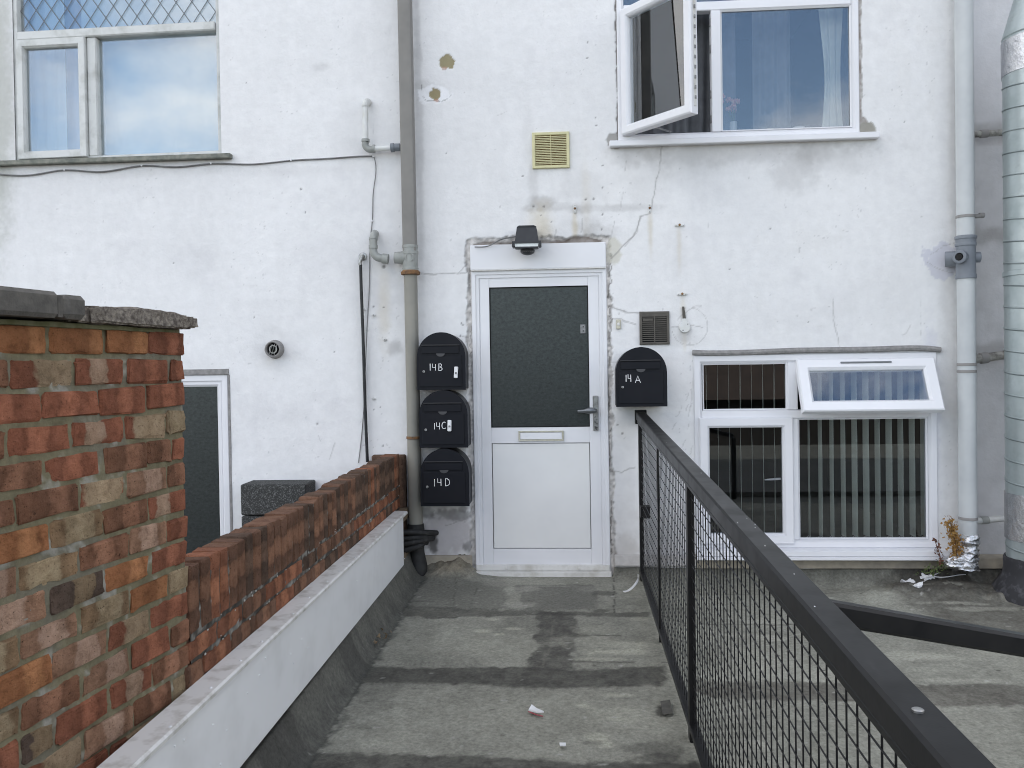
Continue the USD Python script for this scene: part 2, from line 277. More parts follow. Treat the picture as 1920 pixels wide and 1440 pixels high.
def brick_mat(name, ends, mid, band, speck=0.25, soft=0.10):
    """Brick with a differently fired band across the middle; band = (from, to) along the brick's own length, -0.5..0.5 of 0.2 m."""
    L = '/World/Looks/' + name
    a, b = band
    e2 = tuple(np.array(ends) * 0.72); m2 = tuple(np.array(mid) * 1.18)
    x = lambda q: min(max(q + 0.5, 0.0), 1.0)
    stops = [(0, ends), (x(a - soft * .3), e2), (x(a + soft * .3), mid), (x((a + b) / 2), m2), (x(b - soft * .3), mid), (x(b + soft * .3), e2), (1, ends)]
    stops = sorted({round(p, 4): c for p, c in stops}.items())
    M[name] = usdkit.material(stage, L, {
        't': ('texture_coordinate', {}), 'oi': ('object_info', {}), 's': ('separate_xyz', {}),
        'nd': ('noise_texture', {'scale': 22, 'detail': 4}), 'm1': ('math', {'math_type': 'multiply_add', 'value2': 5.0, 'value3': 0.5}),
        'm2': ('math', {'math_type': 'multiply_add', 'value2': 0.30, 'value3': -0.15}), 'm3': ('math', {'math_type': 'add'}),
        'm4': ('math', {'math_type': 'multiply_add', 'value2': 0.24, 'value3': -0.12}), 'm5': ('math', {'math_type': 'add'}),
        'rp': ('rgb_ramp', {'ramp': stops}),
        'off': ('vector_math', {'math_type': 'scale', 'scale': 17.0}), 'vadd': ('vector_math', {'math_type': 'add'}),
        'n1': ('noise_texture', {'scale': 26, 'detail': 8, 'roughness': 0.7}), 'r1': ('rgb_ramp', {'ramp': [(0.26, (0.48, 0.46, 0.45)), (0.48, (0.96, 0.97, 0.98)), (0.74, (1.28, 1.36, 1.46))]}),
        'mx': ('mix', {'mix_type': 'multiply', 'fac': 1.0}),
        'n2': ('noise_texture', {'scale': 150, 'detail': 3, 'roughness': 0.6}), 'r2': ('rgb_ramp', {'ramp': [(0.30, (0.25, 0.22, 0.20)), (0.38, (1, 1, 1)), (0.66, (1, 1, 1)), (0.74, (1.35, 1.35, 1.3))]}),
        'mx2': ('mix', {'mix_type': 'multiply', 'fac': min(1.0, speck * 2.4)}),
        'mr': ('map_range', {'from_min': 0, 'from_max': 1, 'to_min': 0.92, 'to_max': 1.3}), 'cc': ('combine_color', {}), 'mx3': ('mix', {'mix_type': 'multiply', 'fac': 1.0}),
        'bn': ('noise_texture', {'scale': 95, 'detail': 8, 'roughness': 0.7}), 'bu': ('bump', {'strength': 1.0, 'distance': 0.008}),
        'p': ('principled_bsdf', {'roughness': 0.9, 'specular_ior_level': 0.25})},
        [('t.object', 's.vector'), ('s.x', 'm1.value1'), ('oi.location', 'off.vector1'), ('t.object', 'vadd.vector1'), ('off.vector', 'vadd.vector2'),
         ('vadd.vector', 'nd.vector'), ('nd.fac', 'm2.value1'), ('m1.value', 'm3.value1'), ('m2.value', 'm3.value2'), ('oi.random', 'm4.value1'), ('m3.value', 'm5.value1'), ('m4.value', 'm5.value2'),
         ('m5.value', 'rp.fac'), ('vadd.vector', 'n1.vector'), ('n1.fac', 'r1.fac'), ('rp.color', 'mx.color1'), ('r1.color', 'mx.color2'),
         ('vadd.vector', 'n2.vector'), ('n2.fac', 'r2.fac'), ('mx.color', 'mx2.color1'), ('r2.color', 'mx2.color2'),
         ('oi.random', 'mr.value'), ('mr.result', 'cc.r'), ('mr.result', 'cc.g'), ('mr.result', 'cc.b'), ('mx2.color', 'mx3.color1'), ('cc.color', 'mx3.color2'),
         ('mx3.color', 'p.base_color'), ('vadd.vector', 'bn.vector'), ('bn.fac', 'bu.height'), ('bu.normal', 'p.normal')], surface='p.BSDF')
OR, RD, BF, PK, BR, DK = (0.32, 0.132, 0.056), (0.255, 0.094, 0.052), (0.29, 0.205, 0.110), (0.30, 0.165, 0.10), (0.205, 0.096, 0.054), (0.12, 0.08, 0.058)
brick_mat('brick_orange', OR, (0.34, 0.15, 0.065), (0.1, 0.4))
brick_mat('brick_red', RD, (0.285, 0.108, 0.06), (-0.1, 0.2))
brick_mat('brick_red_band', RD, (0.27, 0.175, 0.115), (-0.18, 0.16), soft=0.05)
brick_mat('brick_buff', (0.28, 0.175, 0.095), (0.30, 0.22, 0.13), (-0.3, 0.2), speck=0.5)
brick_mat('brick_buff_red', (0.24, 0.09, 0.05), (0.29, 0.205, 0.125), (-0.22, 0.5), speck=0.4)
brick_mat('brick_pink', PK, (0.33, 0.21, 0.145), (-0.1, 0.3), speck=0.4)
brick_mat('brick_brown', BR, (0.25, 0.12, 0.07), (-0.1, 0.25), speck=0.45)
brick_mat('brick_burnt', DK, (0.19, 0.13, 0.075), (-0.16, 0.22), speck=0.5, soft=0.05)
brick_mat('soldier_dark', (0.095, 0.058, 0.039), (0.130, 0.076, 0.049), (-0.2, 0.2), speck=0.5)
brick_mat('soldier_brown', (0.155, 0.080, 0.049), (0.20, 0.100, 0.058), (-0.2, 0.2), speck=0.5)
brick_mat('soldier_red', (0.23, 0.092, 0.05), (0.28, 0.115, 0.06), (-0.2, 0.2), speck=0.4)

# ------------------------------------------------------------------ surface painting (albedo of stains, dirt, cracks, patches) on fine grids
def sstep(a, b, x): t = np.clip((x - a) / (b - a), 0, 1); return t * t * (3 - 2 * t)
class Paint:
    def __init__(s, U, V, color):
        s.U, s.V = U, V; n = len(U); s.c = np.tile(np.asarray(color, float), (n, 1)); s.h = np.zeros(n)
        P = np.c_[U, V, np.zeros(n)]
        s.nf, s.nm, s.nc = meshkit.fbm(P * 45, 4, 3) - .5, meshkit.fbm(P * 14, 4, 11) - .5, meshkit.fbm(P * 3.0, 5, 23) - .5
        s.px, s.pz = meshkit.fbm(P * 30, 3, 5) - .5, meshkit.fbm(P * 30, 3, 8) - .5
    def near(s, x0, x1, z0, z1): return np.nonzero((s.U > x0) & (s.U < x1) & (s.V > z0) & (s.V < z1))[0]
    def put(s, i, m, color, h=0.0):
        s.c[i] = s.c[i] * (1 - m[:, None]) + np.asarray(color) * m[:, None]; s.h[i] += h * m
    def mul(s, i, m, color): s.c[i] *= 1 - m[:, None] * (1 - np.asarray(color))
    def line(s, pts, w, color, a=1.0, wob=0.01, h=0.0, soft=0.6, broken=0.0):
        p = np.asarray(pts, float); e = w * 3 + wob * 2
        i = s.near(p[:, 0].min() - e, p[:, 0].max() + e, p[:, 1].min() - e, p[:, 1].max() + e)
        q = np.c_[s.U[i] + s.px[i] * wob * 2, s.V[i] + s.pz[i] * wob * 2]; d = np.full(len(i), 9.0)
        for A, B in zip(p[:-1], p[1:]):
            t = np.clip(((q - A) @ (B - A)) / max((B - A) @ (B - A), 1e-12), 0, 1); d = np.minimum(d, np.linalg.norm(q - A - t[:, None] * (B - A), axis=1))
        m = (1 - sstep(w * (1 - soft), w, d)) * a
        if broken: m *= sstep(-broken * .25, broken * .05, s.nm[i])
        s.put(i, m, color, h)
    def blob(s, c, r, color, a=1.0, rough=0.5, soft=0.25, h=0.0, fine=0.2, mul=False):
        rx, rz = r; e = 1.9
        i = s.near(c[0] - rx * e, c[0] + rx * e, c[1] - rz * e, c[1] + rz * e)
        d = np.hypot((s.U[i] - c[0]) / rx, (s.V[i] - c[1]) / rz) + s.nm[i] * rough * 2 + s.nf[i] * fine * 2
        m = (1 - sstep(1 - soft, 1 + soft, d)) * a
        (s.mul(i, m, color) if mul else s.put(i, m, color, h))
    def poly(s, pts, color, a=1.0, rag=0.02, soft=0.01, h=0.0, mul=False, mottled=0.0):
        import shapely
        p = np.asarray(pts, float); e = rag * 3 + soft * 2
        i = s.near(p[:, 0].min() - e, p[:, 0].max() + e, p[:, 1].min() - e, p[:, 1].max() + e)
        x, z = s.U[i] + s.px[i] * rag + s.nm[i] * rag * 2, s.V[i] + s.pz[i] * rag + s.nm[i] * rag * 1.5
        g = shapely.Polygon(p); pt = shapely.points(x, z); inn = shapely.contains(g, pt); d = shapely.distance(g.exterior, pt); d = np.where(inn, d, -d)
        m = sstep(-soft, soft, d) * a
        if mottled: m *= np.clip(1 - mottled * (0.5 - 1.6 * (s.nf[i] + s.nm[i])), 0, 1)
        (s.mul(i, m, color) if mul else s.put(i, m, color, h))
def grid(u0, u1, v0, v1, step):
    nu, nv = int(round((u1 - u0) / step)) + 1, int(round((v1 - v0) / step)) + 1
    U, V = np.meshgrid(np.linspace(u0, u1, nu), np.linspace(v0, v1, nv), indexing='ij')
    i = np.arange(nu * nv).reshape(nu, nv); q = np.stack([i[:-1, :-1], i[1:, :-1], i[1:, 1:], i[:-1, 1:]], -1).reshape(-1, 4)
    return U.ravel(), V.ravel(), q
def compact(v, f, col):
    used = np.zeros(len(v), bool); used[f.ravel()] = True; k = np.cumsum(used) - 1
    return v[used], k[f], col[used]
W = lambda *pp: [tuple(onY(a, b)[[0, 2]]) for a, b in pp]       # facade points
G = lambda *pp: [tuple(onZ(a, b)[[0, 1]]) for a, b in pp]       # roof points

# ------------------------------------------------------------------ the white building
GZ, YARD = 0.0, -0.62
building = thing('white_building', 'white painted rendered building wall across the end of the walkway', 'building', (0, 0, 0))
XR = float(onY(1797, 600)[0]); XL, ZT = -4.6, 4.75
O1 = rect(24, -170, 411, 297); O2 = rect(1157, -170, 1609, 258); O3 = rect(1303, 664, 1756, 1027); OD = rect(889, 458, 1139, 1081)
O4 = rect(250, 698, 434, 1150); O4 = (O4[0], O4[1], YARD, O4[3])
OD = (OD[0], OD[1], 0.0, OD[3])
U, V, Q = grid(XL, XR, -0.7, ZT, 0.008)
fac = Paint(U, V, (0.785, 0.782, 0.778))
P3 = np.c_[U, V, np.zeros(len(U))]
streak = meshkit.fbm(np.c_[U * 16, V * 1.3, np.zeros(len(U))], 4, 31) - .5
big = meshkit.fbm(P3 * 1.1, 4, 40) - .5
trowel = meshkit.fbm(np.c_[U * 7, V * 16, np.zeros(len(U))], 4, 44) - .5
fac.c *= (1 + 0.10 * big + 0.05 * fac.nc + 0.05 * streak + 0.03 * trowel)[:, None]
m = sstep(0.12, 0.34, fac.nc + 0.5 * streak + 0.2 * fac.nf) * 0.14 * sstep(-1.3, -0.6, U); fac.c *= (1 - m)[:, None] * np.array([1, 1, 1]) + m[:, None] * np.array([0.8, 0.78, 0.74])
fac.h += 0.010 * big + 0.006 * (meshkit.fbm(P3 * 4, 3, 50) - .5) + 0.0030 * trowel * .6 + 0.0012 * fac.nm
speck = sstep(0.40, 0.46, meshkit.fbm(P3 * 60, 2, 60) - .5 + 0.3 * fac.nc + .25 * streak); fac.c *= (1 - 0.22 * speck)[:, None]
soft = meshkit.fbm(np.c_[U * 2.2, V * 2.6, U * 0], 5, 77) - .5; m = sstep(.06, .30, soft + .4 * fac.nm)[:, None] * .16; fac.c = fac.c * (1 - m) + np.array([0.55, 0.54, 0.56]) * m
GREY, DARK, RUST, MORT = (0.34, 0.33, 0.32), (0.09, 0.085, 0.08), (0.50, 0.40, 0.20), (0.42, 0.39, 0.355)
def PX(n): return n / 266.0
wp = lambda a, b: onY(a, b)[[0, 2]]
# left margin, dirt under sills, grey strips beside pipes
fac.blob(wp(-8, 180), (PX(38), PX(260)), (0.42, 0.43, 0.38), 0.65, 0.3, 0.5)
for (x, y, rx, ry, a) in [(1400, 285, 210, 22, .30), (1490, 315, 40, 40, .28), (1290, 300, 60, 40, .16), (1560, 300, 70, 26, .2), (1210, 330, 40, 60, .13), (1190, 290, 45, 18, .2),
                          (1010, 380, 24, 13, .42), (1040, 388, 60, 7, .26), (1110, 391, 90, 7, .24), (1190, 388, 60, 6, .13), (1000, 345, 9, 40, .25), (990, 260, 9, 60, .1),
                          (1100, 350, 46, 30, .13), (1105, 420, 26, 20, .28), (1125, 440, 30, 20, .3), (600, 125, 16, 8, .22), (741, 652, 14, 16, .5), (1060, 440, 60, 30, .10),
                          (786, 250, 7, 280, .30), (784, 60, 6, 60, .16), (795, 158, 14, 10, .25), (1270, 640, 60, 14, .14), (560, 320, 90, 10, .10), (240, 318, 200, 14, .16),
                          (1640, 560, 60, 50, .06), (1780, 700, 16, 240, .20), (1790, 250, 10, 300, .22), (1480, 600, 90, 30, .05), (650, 270, 30, 60, .08), (880, 200, 60, 120, .05),
                          (1275, 480, 14, 40, .12), (515, 652, 40, 36, .16), (700, 620, 30, 160, .07), (1170, 900, 30, 120, .10), (1275, 960, 30, 110, .12)]:
    fac.blob(wp(x, y), (PX(rx), PX(ry)), GREY, a, 0.55, 0.55)
for (x, y0, y1, w, a) in [(1015, 392, 455, 24, .50), (1078, 400, 452, 6, .45), (1219, 400, 470, 5, .35), (1274, 428, 500, 5, .22), (1280, 556, 600, 6, .25), (722, 520, 640, 14, .25), (1100, 300, 440, 10, .12), (1282, 622, 660, 5, .2)]:
    for k in range(4):
        fac.blob(wp(x + rng.uniform(-w, w) * .5, (y0 + y1) / 2 + rng.uniform(-6, 6)), (PX(w * .7), PX((y1 - y0) * .52)), RUST, a * .27, 0.5, 0.8)
# peeled paint
fac.blob(wp(815, 177), (PX(32), PX(17)), (0.83, 0.83, 0.84), 1, 0.5, 0.08, h=-0.002)
fac.line(W((790, 160), (790, 178), (800, 188), (826, 191), (846, 180)), 0.005, DARK, 0.6, 0.012, broken=0.6)
fac.blob(wp(839, 117), (PX(15), PX(14)), (0.31, 0.27, 0.165), 1, 0.55, 0.05, h=-0.004)
fac.blob(wp(815, 177), (PX(11), PX(11)), (0.30, 0.255, 0.15), 1, 0.55, 0.06, h=-0.005)
fac.blob(wp(834, 128), (PX(6), PX(4)), (0.38, 0.22, 0.15), .7, 0.5, 0.1)
fac.blob(wp(818, 188), (PX(5), PX(3)), (0.40, 0.22, 0.15), .7, 0.5, 0.1)
# lavender skimmed patch by the soil pipe, and bare plaster low down beside the door
fac.blob(wp(1768, 488), (PX(36), PX(34)), (0.60, 0.60, 0.655), 0.9, 0.45, 0.06, h=0.002)
fac.line(W((1738, 492), (1760, 506), (1785, 512)), 0.004, GREY, .5, 0.012); fac.line(W((1745, 478), (1770, 462), (1790, 456)), 0.004, GREY, .45, 0.012)
fac.blob(wp(1745, 800), (PX(16), PX(180)), (0.62, 0.62, 0.68), 0.5, 0.4, 0.3)
fac.blob(wp(838, 1000), (PX(52), PX(42)), (0.53, 0.50, 0.50), 0.85, 0.4, 0.3)
for (x, y, rx, ry, a) in [(880, 1025, 12, 10, .6), (850, 965, 40, 10, .5), (800, 960, 14, 12, .5), (868, 955, 10, 7, .5), (812, 1018, 9, 20, .9), (808, 1002, 8, 6, .9)]:
    fac.blob(wp(x, y), (PX(rx), PX(ry)), (0.12, 0.115, 0.11), a, 0.6, 0.3)
fac.line(W((835, 985), (850, 982), (862, 976), (872, 978)), 0.004, GREY, .7, 0.01)
fac.blob(wp(1170, 1030), (PX(30), PX(24)), (0.62, 0.60, 0.58), 0.6, 0.4, 0.3)
# rough mortar where the door frame and windows were cut in
def surround(x0, x1, z0, z1, l, r, t, b, color, depth, amp=0.02):
    i = fac.near(x0 - l - .12, x1 + r + .12, z0 - b - .05, z1 + t + .12)
    wob = (fac.nm[i] * 2.2 + fac.nf[i] * .8) * amp + (meshkit.fbm(np.c_[U[i] * 9, V[i] * 9, np.full(len(i), 3.3)], 3, 70) - .5) * amp * 2.2
    d = np.maximum(np.maximum((x0 - U[i]) - l, (U[i] - x1) - r), np.maximum((V[i] - z1) - t, (z0 - V[i]) - b)) + wob
    mm = 1 - sstep(-0.004, 0.004, d)
    col = np.asarray(color) * (1 + 0.9 * fac.nf[i] + 0.5 * fac.nm[i])[:, None]
    fac.c[i] = fac.c[i] * (1 - mm[:, None]) + col * mm[:, None]
    fac.h[i] += mm * (depth + fac.nf[i] * 0.014)
    e = np.exp(-(d / 0.006) ** 2) * 0.5 * sstep(-.12, .18, fac.nm[i]); fac.c[i] *= (1 - e)[:, None]
surround(*OD, 0.040, 0.035, 0.050, 0.0, (0.60, 0.575, 0.55), -0.012)
fac.poly(W((886, 459), (905, 452), (950, 455), (1060, 449), (1080, 441), (1128, 449), (1134, 463), (1128, 470), (886, 470)), (0.185, 0.15, 0.125), .95, 0.012, 0.004, h=-0.02, mottled=.5)
fac.blob(wp(1150, 470), (PX(14), PX(26)), (0.60, 0.58, 0.50), .8, 0.5, 0.2)
fac.line(W((1139, 470), (1146, 500), (1142, 560), (1146, 600), (1141, 700), (1143, 800), (1146, 1040)), 0.007, (0.16, 0.145, 0.13), .75, 0.02, h=-.004, broken=.35)
fac.line(W((884, 460), (880, 530), (884, 600), (884, 700), (888, 760), (886, 840), (891, 1040)), 0.006, (0.20, 0.19, 0.175), .6, 0.024, h=-.004, broken=.35)
fac.line(W((1154, -60), (1156, 60), (1158, 130), (1159, 262)), 0.011, (0.16, 0.14, 0.13), .9, 0.012, h=-.01)
fac.poly(W((1134, 262), (1142, 250), (1160, 246), (1162, 278), (1138, 274)), (0.30, 0.29, 0.27), .9, 0.016, 0.006)
fac.poly(W((1606, -160), (1614, -160), (1616, 218), (1624, 222), (1630, 230), (1642, 246), (1642, 262), (1606, 262)), (0.235, 0.20, 0.175), .95, 0.010, 0.004, mottled=.4)
fac.blob(wp(1626, 240), (PX(13), PX(11)), (0.31, 0.30, 0.26), .9, 0.4, 0.1)
# cracks
CR = (0.22, 0.21, 0.20)
for pts, w, a in [([(1240, 275), (1236, 320), (1228, 350), (1222, 392)], .0045, .75), ([(1218, 400), (1201, 405), (1197, 422), (1188, 442), (1163, 466), (1147, 484)], .005, .8), ([(1200, 405), (1194, 436), (1172, 462)], .004, .5),
                  ([(785, 512), (812, 514), (850, 513), (874, 512)], .0045, .8), ([(858, 512), (868, 503), (876, 494)], .004, .6), ([(1140, 573), (1156, 579), (1176, 586), (1197, 587)], .006, .8),
                  ([(1141, 598), (1165, 598), (1180, 605), (1192, 609)], .0055, .75), ([(1562, 560), (1563, 605), (1572, 640), (1574, 655)], .004, .6), ([(1142, 882), (1165, 886), (1180, 879), (1190, 877)], .005, .7),
                  ([(1043, 430), (1040, 445), (1043, 458)], .0035, .6), ([(1091, 410), (1092, 425), (1089, 436)], .0035, .5), ([(1152, 415), (1147, 440), (1144, 450)], .0035, .5), ([(1141, 678), (1160, 680)], .004, .5),
                  ([(866, 630), (878, 633)], .0045, .6), ([(1175, 300), (1172, 320)], .003, .5), ([(1163, 395), (1168, 360)], .003, .35), ([(1472, 370), (1473, 390)], .003, .6), ([(1329, 415), (1329, 432)], .003, .5),
                  ([(1727, 560), (1728, 640)], .0025, .4), ([(1258, 614), (1270, 612), (1283, 611), (1298, 610), (1318, 613)], .004, .55), ([(1270, 598), (1300, 575), (1316, 574)], .004, .45), ([(700, 235), (699, 300)], .002, .2),
                  ([(950, 208), (935, 216), (925, 218)], .002, .35), ([(1592, 435), (1580, 430)], .003, .4), ([(1708, 610), (1700, 624), (1692, 628)], .004, .4), ([(618, 860), (624, 842), (628, 830)], .004, .5), ([(1300, 700), (1296, 760), (1290, 780)], .004, .4)]:
    fac.line(W(*pts), w * 1.55, CR, a * .78, 0.006, soft=.95)
cc = wp(1293, 612); th = np.linspace(-1.9, 2.9, 40)
fac.line([(cc[0] + PX(33) * math.cos(t), cc[1] - PX(35) * math.sin(t)) for t in th], .0035, (0.42, 0.41, 0.40), .6, 0.003)
fac.blob(wp(1282, 628), (PX(10), PX(14)), GREY, .35, .4, .5)
for k in range(26):
    x, y = rng.uniform(1262, 1300), rng.uniform(700, 960); fac.line(W((x, y), (x - rng.uniform(2, 8), y + rng.uniform(6, 18))), .003, GREY, .4, 0.012)
# fixing holes and flecks
for x, y, r in [(1098, 374, 2.2), (1113, 373, 2.8), (1020, 387, 2.4), (1000, 387, 2.6), (768, 123, 2.5), (1130, 352, 1.8), (1130, 402, 2.2), (1128, 430, 1.8), (1102, 79, 2), (1101, 109, 1.8), (1118, 235, 1.8), (1117, 221, 1.4), (1130, 310, 1.8), (1123, 464, 3.2), (865, 606, 2), (868, 609, 2), (863, 630, 2.4),
                (836, 287, 1.6), (980, 330, 2.2), (719, 576, 2), (700, 575, 2.4), (700, 748, 2.4), (722, 638, 3), (720, 500, 4.2), (701, 768, 2), (718, 836, 2.4), (713, 763, 1.6), (1158, 797, 1.8), (1167, 813, 2.6), (564, 355, 2.5), (573, 398, 1.8), (462, 155, 1.4), (1160, 588, 1.6), (1696, 228, 1.6), (1444, 429, 1.6), (1516, 604, 1.6), (1368, 505, 1.6), (325, 493, 2), (595, 795, 2), (627, 660, 2), (476, 595, 1.5), (1014, 404, 1.6), (1034, 416, 1.8)]:
    fac.blob(wp(x, y), (PX(r * .82), PX(r * .82)), (0.10, 0.095, 0.09), .7, 0.15, 0.4, h=-.005, fine=.1)
for k in range(40):
    c = (rng.uniform(-1.2, XR), rng.uniform(0.2, 4.4)); fac.blob(c, (rng.uniform(.003, .007), rng.uniform(.003, .008)), GREY, rng.uniform(.2, .6), .4, .4)
for k in range(22):
    c = (rng.uniform(-1.2, XR), rng.uniform(0.4, 4.2)); l = rng.uniform(.02, .06); t = rng.uniform(-.5, .5); fac.line([c, (c[0] + l * math.cos(t), c[1] + l * math.sin(t))], .003, GREY, rng.uniform(.15, .4), .02)
# dirt towards the base
m = (1 - sstep(0.02, 0.55, V + 0.5 * fac.nc + .15 * fac.nm)) * 0.30 * (U > -1.2); fac.c *= 1 - m[:, None] * np.array([0.55, 0.58, 0.62])
verts = np.c_[U, -fac.h, V]
mid = (verts[Q].mean(1)); keep = np.ones(len(Q), bool)
for (a, b, c, d) in (O1, O2, O3, OD, O4): keep &= ~((mid[:, 0] > a) & (mid[:, 0] < b) & (mid[:, 2] > c) & (mid[:, 2] < d))
keep &= ~((mid[:, 2] < -0.02) & (mid[:, 0] > -1.05))
F = Q[keep]; F = np.vstack([F[:, [0, 1, 2]], F[:, [0, 2, 3]]])
vv, ff, cc_ = compact(verts, F, np.clip(fac.c, 0.01, 0.85))
obj('rendered_wall', trimesh.Trimesh(vv, ff, process=False), 'render_paint', building, smooth=True, col=cc_, fix=False)
# recessed bay behind the right-hand pipes: grimy render, with some corner shade put into its grey
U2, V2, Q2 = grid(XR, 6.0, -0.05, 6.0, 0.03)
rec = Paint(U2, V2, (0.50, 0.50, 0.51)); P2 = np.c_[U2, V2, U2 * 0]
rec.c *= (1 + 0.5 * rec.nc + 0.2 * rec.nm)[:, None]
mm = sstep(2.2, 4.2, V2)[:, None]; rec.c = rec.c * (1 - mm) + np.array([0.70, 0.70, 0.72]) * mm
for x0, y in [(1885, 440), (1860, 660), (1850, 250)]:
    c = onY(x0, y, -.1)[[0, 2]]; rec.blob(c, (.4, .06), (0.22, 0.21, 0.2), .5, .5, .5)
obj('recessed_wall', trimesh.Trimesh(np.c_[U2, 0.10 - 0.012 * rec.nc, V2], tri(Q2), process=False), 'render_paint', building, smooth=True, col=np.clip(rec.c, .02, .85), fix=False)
shell = MB()
shell.box(XR, XR + .02, 0.004, 0.30, 0, 6); shell.box(-40, XL, 0, .3, -3, 9); shell.box(XL, XR, 0.001, .3, ZT, 9); shell.box(XR + .0, 40, .10, .3, 6.0, 9); shell.box(6.0, 40, .1, .3, -3, 6); shell.box(XL, 6.0, .06, .3, -3, -0.7)
obj('outer_wall', shell, mat('far_white', (0.72, 0.72, 0.73), None, 0.85), building, smooth=False)
rr = MB().box(-40, -39.7, .3, 9, -3, 9).box(39.7, 40, .3, 9, -3, 9).box(-40, 40, 9, 9.3, -3, 9)
obj('rear_walls', rr, 'far_white', building, smooth=False)
obj('roof', MB().box(-40.1, 40.1, -.02, 9.4, 9.004, 9.2), 'roof_tile', building, smooth=False)

def room(x0, x1, z0, z1, y0, y1, m):
    b = MB(); t = .05
    b.box(x0 - t, x1 + t, y1, y1 + t, z0, z1); b.box(x0 - t, x0, y0, y1, z0, z1); b.box(x1, x1 + t, y0, y1, z0, z1); b.box(x0 - t, x1 + t, y0, y1 + t, z0 - t, z0); b.box(x0 - t, x1 + t, y0, y1 + t, z1, z1 + t)
    obj('room_walls', b, m, building, smooth=False)
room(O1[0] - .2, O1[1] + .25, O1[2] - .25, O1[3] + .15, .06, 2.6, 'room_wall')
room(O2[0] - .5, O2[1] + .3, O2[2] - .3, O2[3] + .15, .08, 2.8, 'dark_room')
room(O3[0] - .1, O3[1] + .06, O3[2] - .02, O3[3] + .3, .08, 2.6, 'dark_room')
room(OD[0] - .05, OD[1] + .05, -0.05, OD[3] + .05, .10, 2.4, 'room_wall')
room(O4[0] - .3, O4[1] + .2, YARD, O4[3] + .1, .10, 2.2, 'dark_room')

def pane(name, x0, x1, z0, z1, d, m, parent, T=None, t=0.006):
    v, f = bbox(x0, x1, -d, -d + t, z0, z1)
    if T is not None: v = T(v)
    return obj(name, (v, f), m, parent, smooth=False)

# --- window 1: old painted timber window upper left, leaded fanlight over casement and fixed light
x0, x1, z0, z1 = O1
tilt = lambda v: np.c_[v[:, 0], v[:, 1], v[:, 2] + (v[:, 0] - x1 + .3) * 0.010]
b = MB().add(*ring(x0 - .004, x1 + .004, z0, z1, [(0, -.14), (0, -.012), (.004, -.010), (.030, -.010), (.036, -.022), (.036, -.14)]))
tr = rect(22, 46, 411, 68); mu = rect(163, 68, 181, 290)
zt = float((tr[2] + tr[3]) / 2)
b.box(x0 + .03, x1 - .03, -.004, .12, zt - .030, zt + .034, .008)
b.box(mu[0], mu[1], .006, .12, z0 + .030, zt - .031, .008)
w1 = obj('timber_window', (tilt(b.get().vertices), b.get().faces), 'old_white_paint', building, label='old timber window with dirty greenish paint and leaded fanlight')
c0, c1 = x0 + .030, mu[0] - .002
b = MB().add(*ring(c0, c1, z0 + .025, zt - .034, [(0, -.05), (0, .014), (.004, .018), (.046, .018), (.058, .002), (.058, -.05)]))
obj('casement_sash', (tilt(b.get().vertices), b.get().faces), 'old_white_paint', w1)
pane('window_pane', c0 + .05, c1 - .05, z0 + .075, zt - .085, -.02, 'window_glass_old', w1, tilt)
pane('window_pane', mu[1] - .01, x1 - .02, z0 + .02, zt - .02, -.05, 'window_glass_old', w1, tilt)
pane('window_pane', x0 + .02, x1 - .02, zt + .02, z1 - .02, -.05, 'window_glass_old', w1, tilt)
ld = MB(); hx0, hx1, hz0, hz1 = x0 + .034, x1 - .034, zt + .034, min(z1 - .036, zt + .62)
dx = .118; sl = 1.42
for s in (1, -1):
    for k in range(-14, 30):
        xa = hx0 + k * dx; pts = []
        za, zb = hz0, hz1; xb = xa + s * (zb - za) / sl
        t0, t1 = 0.0, 1.0
        for p0, dp in ((xa, xb - xa),):
            for lim, sg in ((hx0, 1), (hx1, -1)):
                if dp * sg > 0: t0 = max(t0, (lim - p0) / dp)
                else: t1 = min(t1, (lim - p0) / dp)
        if t1 - t0 > .02: ld.tube([(xa + (xb - xa) * t, .0445, za + (zb - za) * t) for t in (t0, t1)], .0026, 6)
obj('lead_lattice', (tilt(ld.get().vertices), ld.get().faces), 'lead', w1)
obj('window_sill', MB().add(*bbox(x0 - .2, rect(22, 285, 436, 300)[1], -.045, .06, z0 - .034, z0 + .002, .006)), 'sill_dark', w1, label='dark weathered sill')

# --- window 2: white plastic window upper right with its left casement open
x0, x1, z0, z1 = O2; D2 = 0.004
m0 = rect(1335, 18, 1351, 240); t0 = rect(1170, 0, 1600, 17); zt = float(t0[2])
b = MB().add(*ring(x0 - .003, x1 + .003, z0 - .002, z1, upvc(.048, -.07, D2 + .004)))
b.box(m0[0] - .004, m0[1] + .004, -D2, .07, z0 + .046, zt, .005)
b.box(x0 + .045, x1 - .045, -D2 + .0015, .07, zt, zt + .062, .005)
w2 = obj('plastic_window', b, 'white_plastic', building, label='white plastic window with its left casement standing open')
pane('window_pane', m0[1] - .01, x1 - .04, z0 + .04, zt + .01, -.02, 'window_glass', w2)
obj('glazing_bead', MB().add(*ring(m0[1] + .0045, x1 - .0455, z0 + .0465, zt - .0005, [(0, -.015), (0, -.002), (.010, -.012), (.010, -.015)])), 'white_plastic', w2)
pane('window_pane', x0 + .04, x1 - .04, zt + .05, z1 - .04, -.02, 'window_glass', w2)
obj('window_sill', MB().box(float(onY(1142, 258)[0]), float(onY(1645, 254)[0]), -.055, .02, z0 - .045, z0 - .004, .005), 'white_plastic', w2)
hx, hd = x0 + .030, .016; ang = math.radians(49.5); wS = m0[0] - .004 - hx + .018
ca, sa = math.cos(ang), math.sin(ang)
def open2(v):
    u, d = v[:, 0] - hx, -v[:, 1]
    return np.c_[hx + u * ca - d * sa, -(hd + u * sa + d * ca), v[:, 2]]
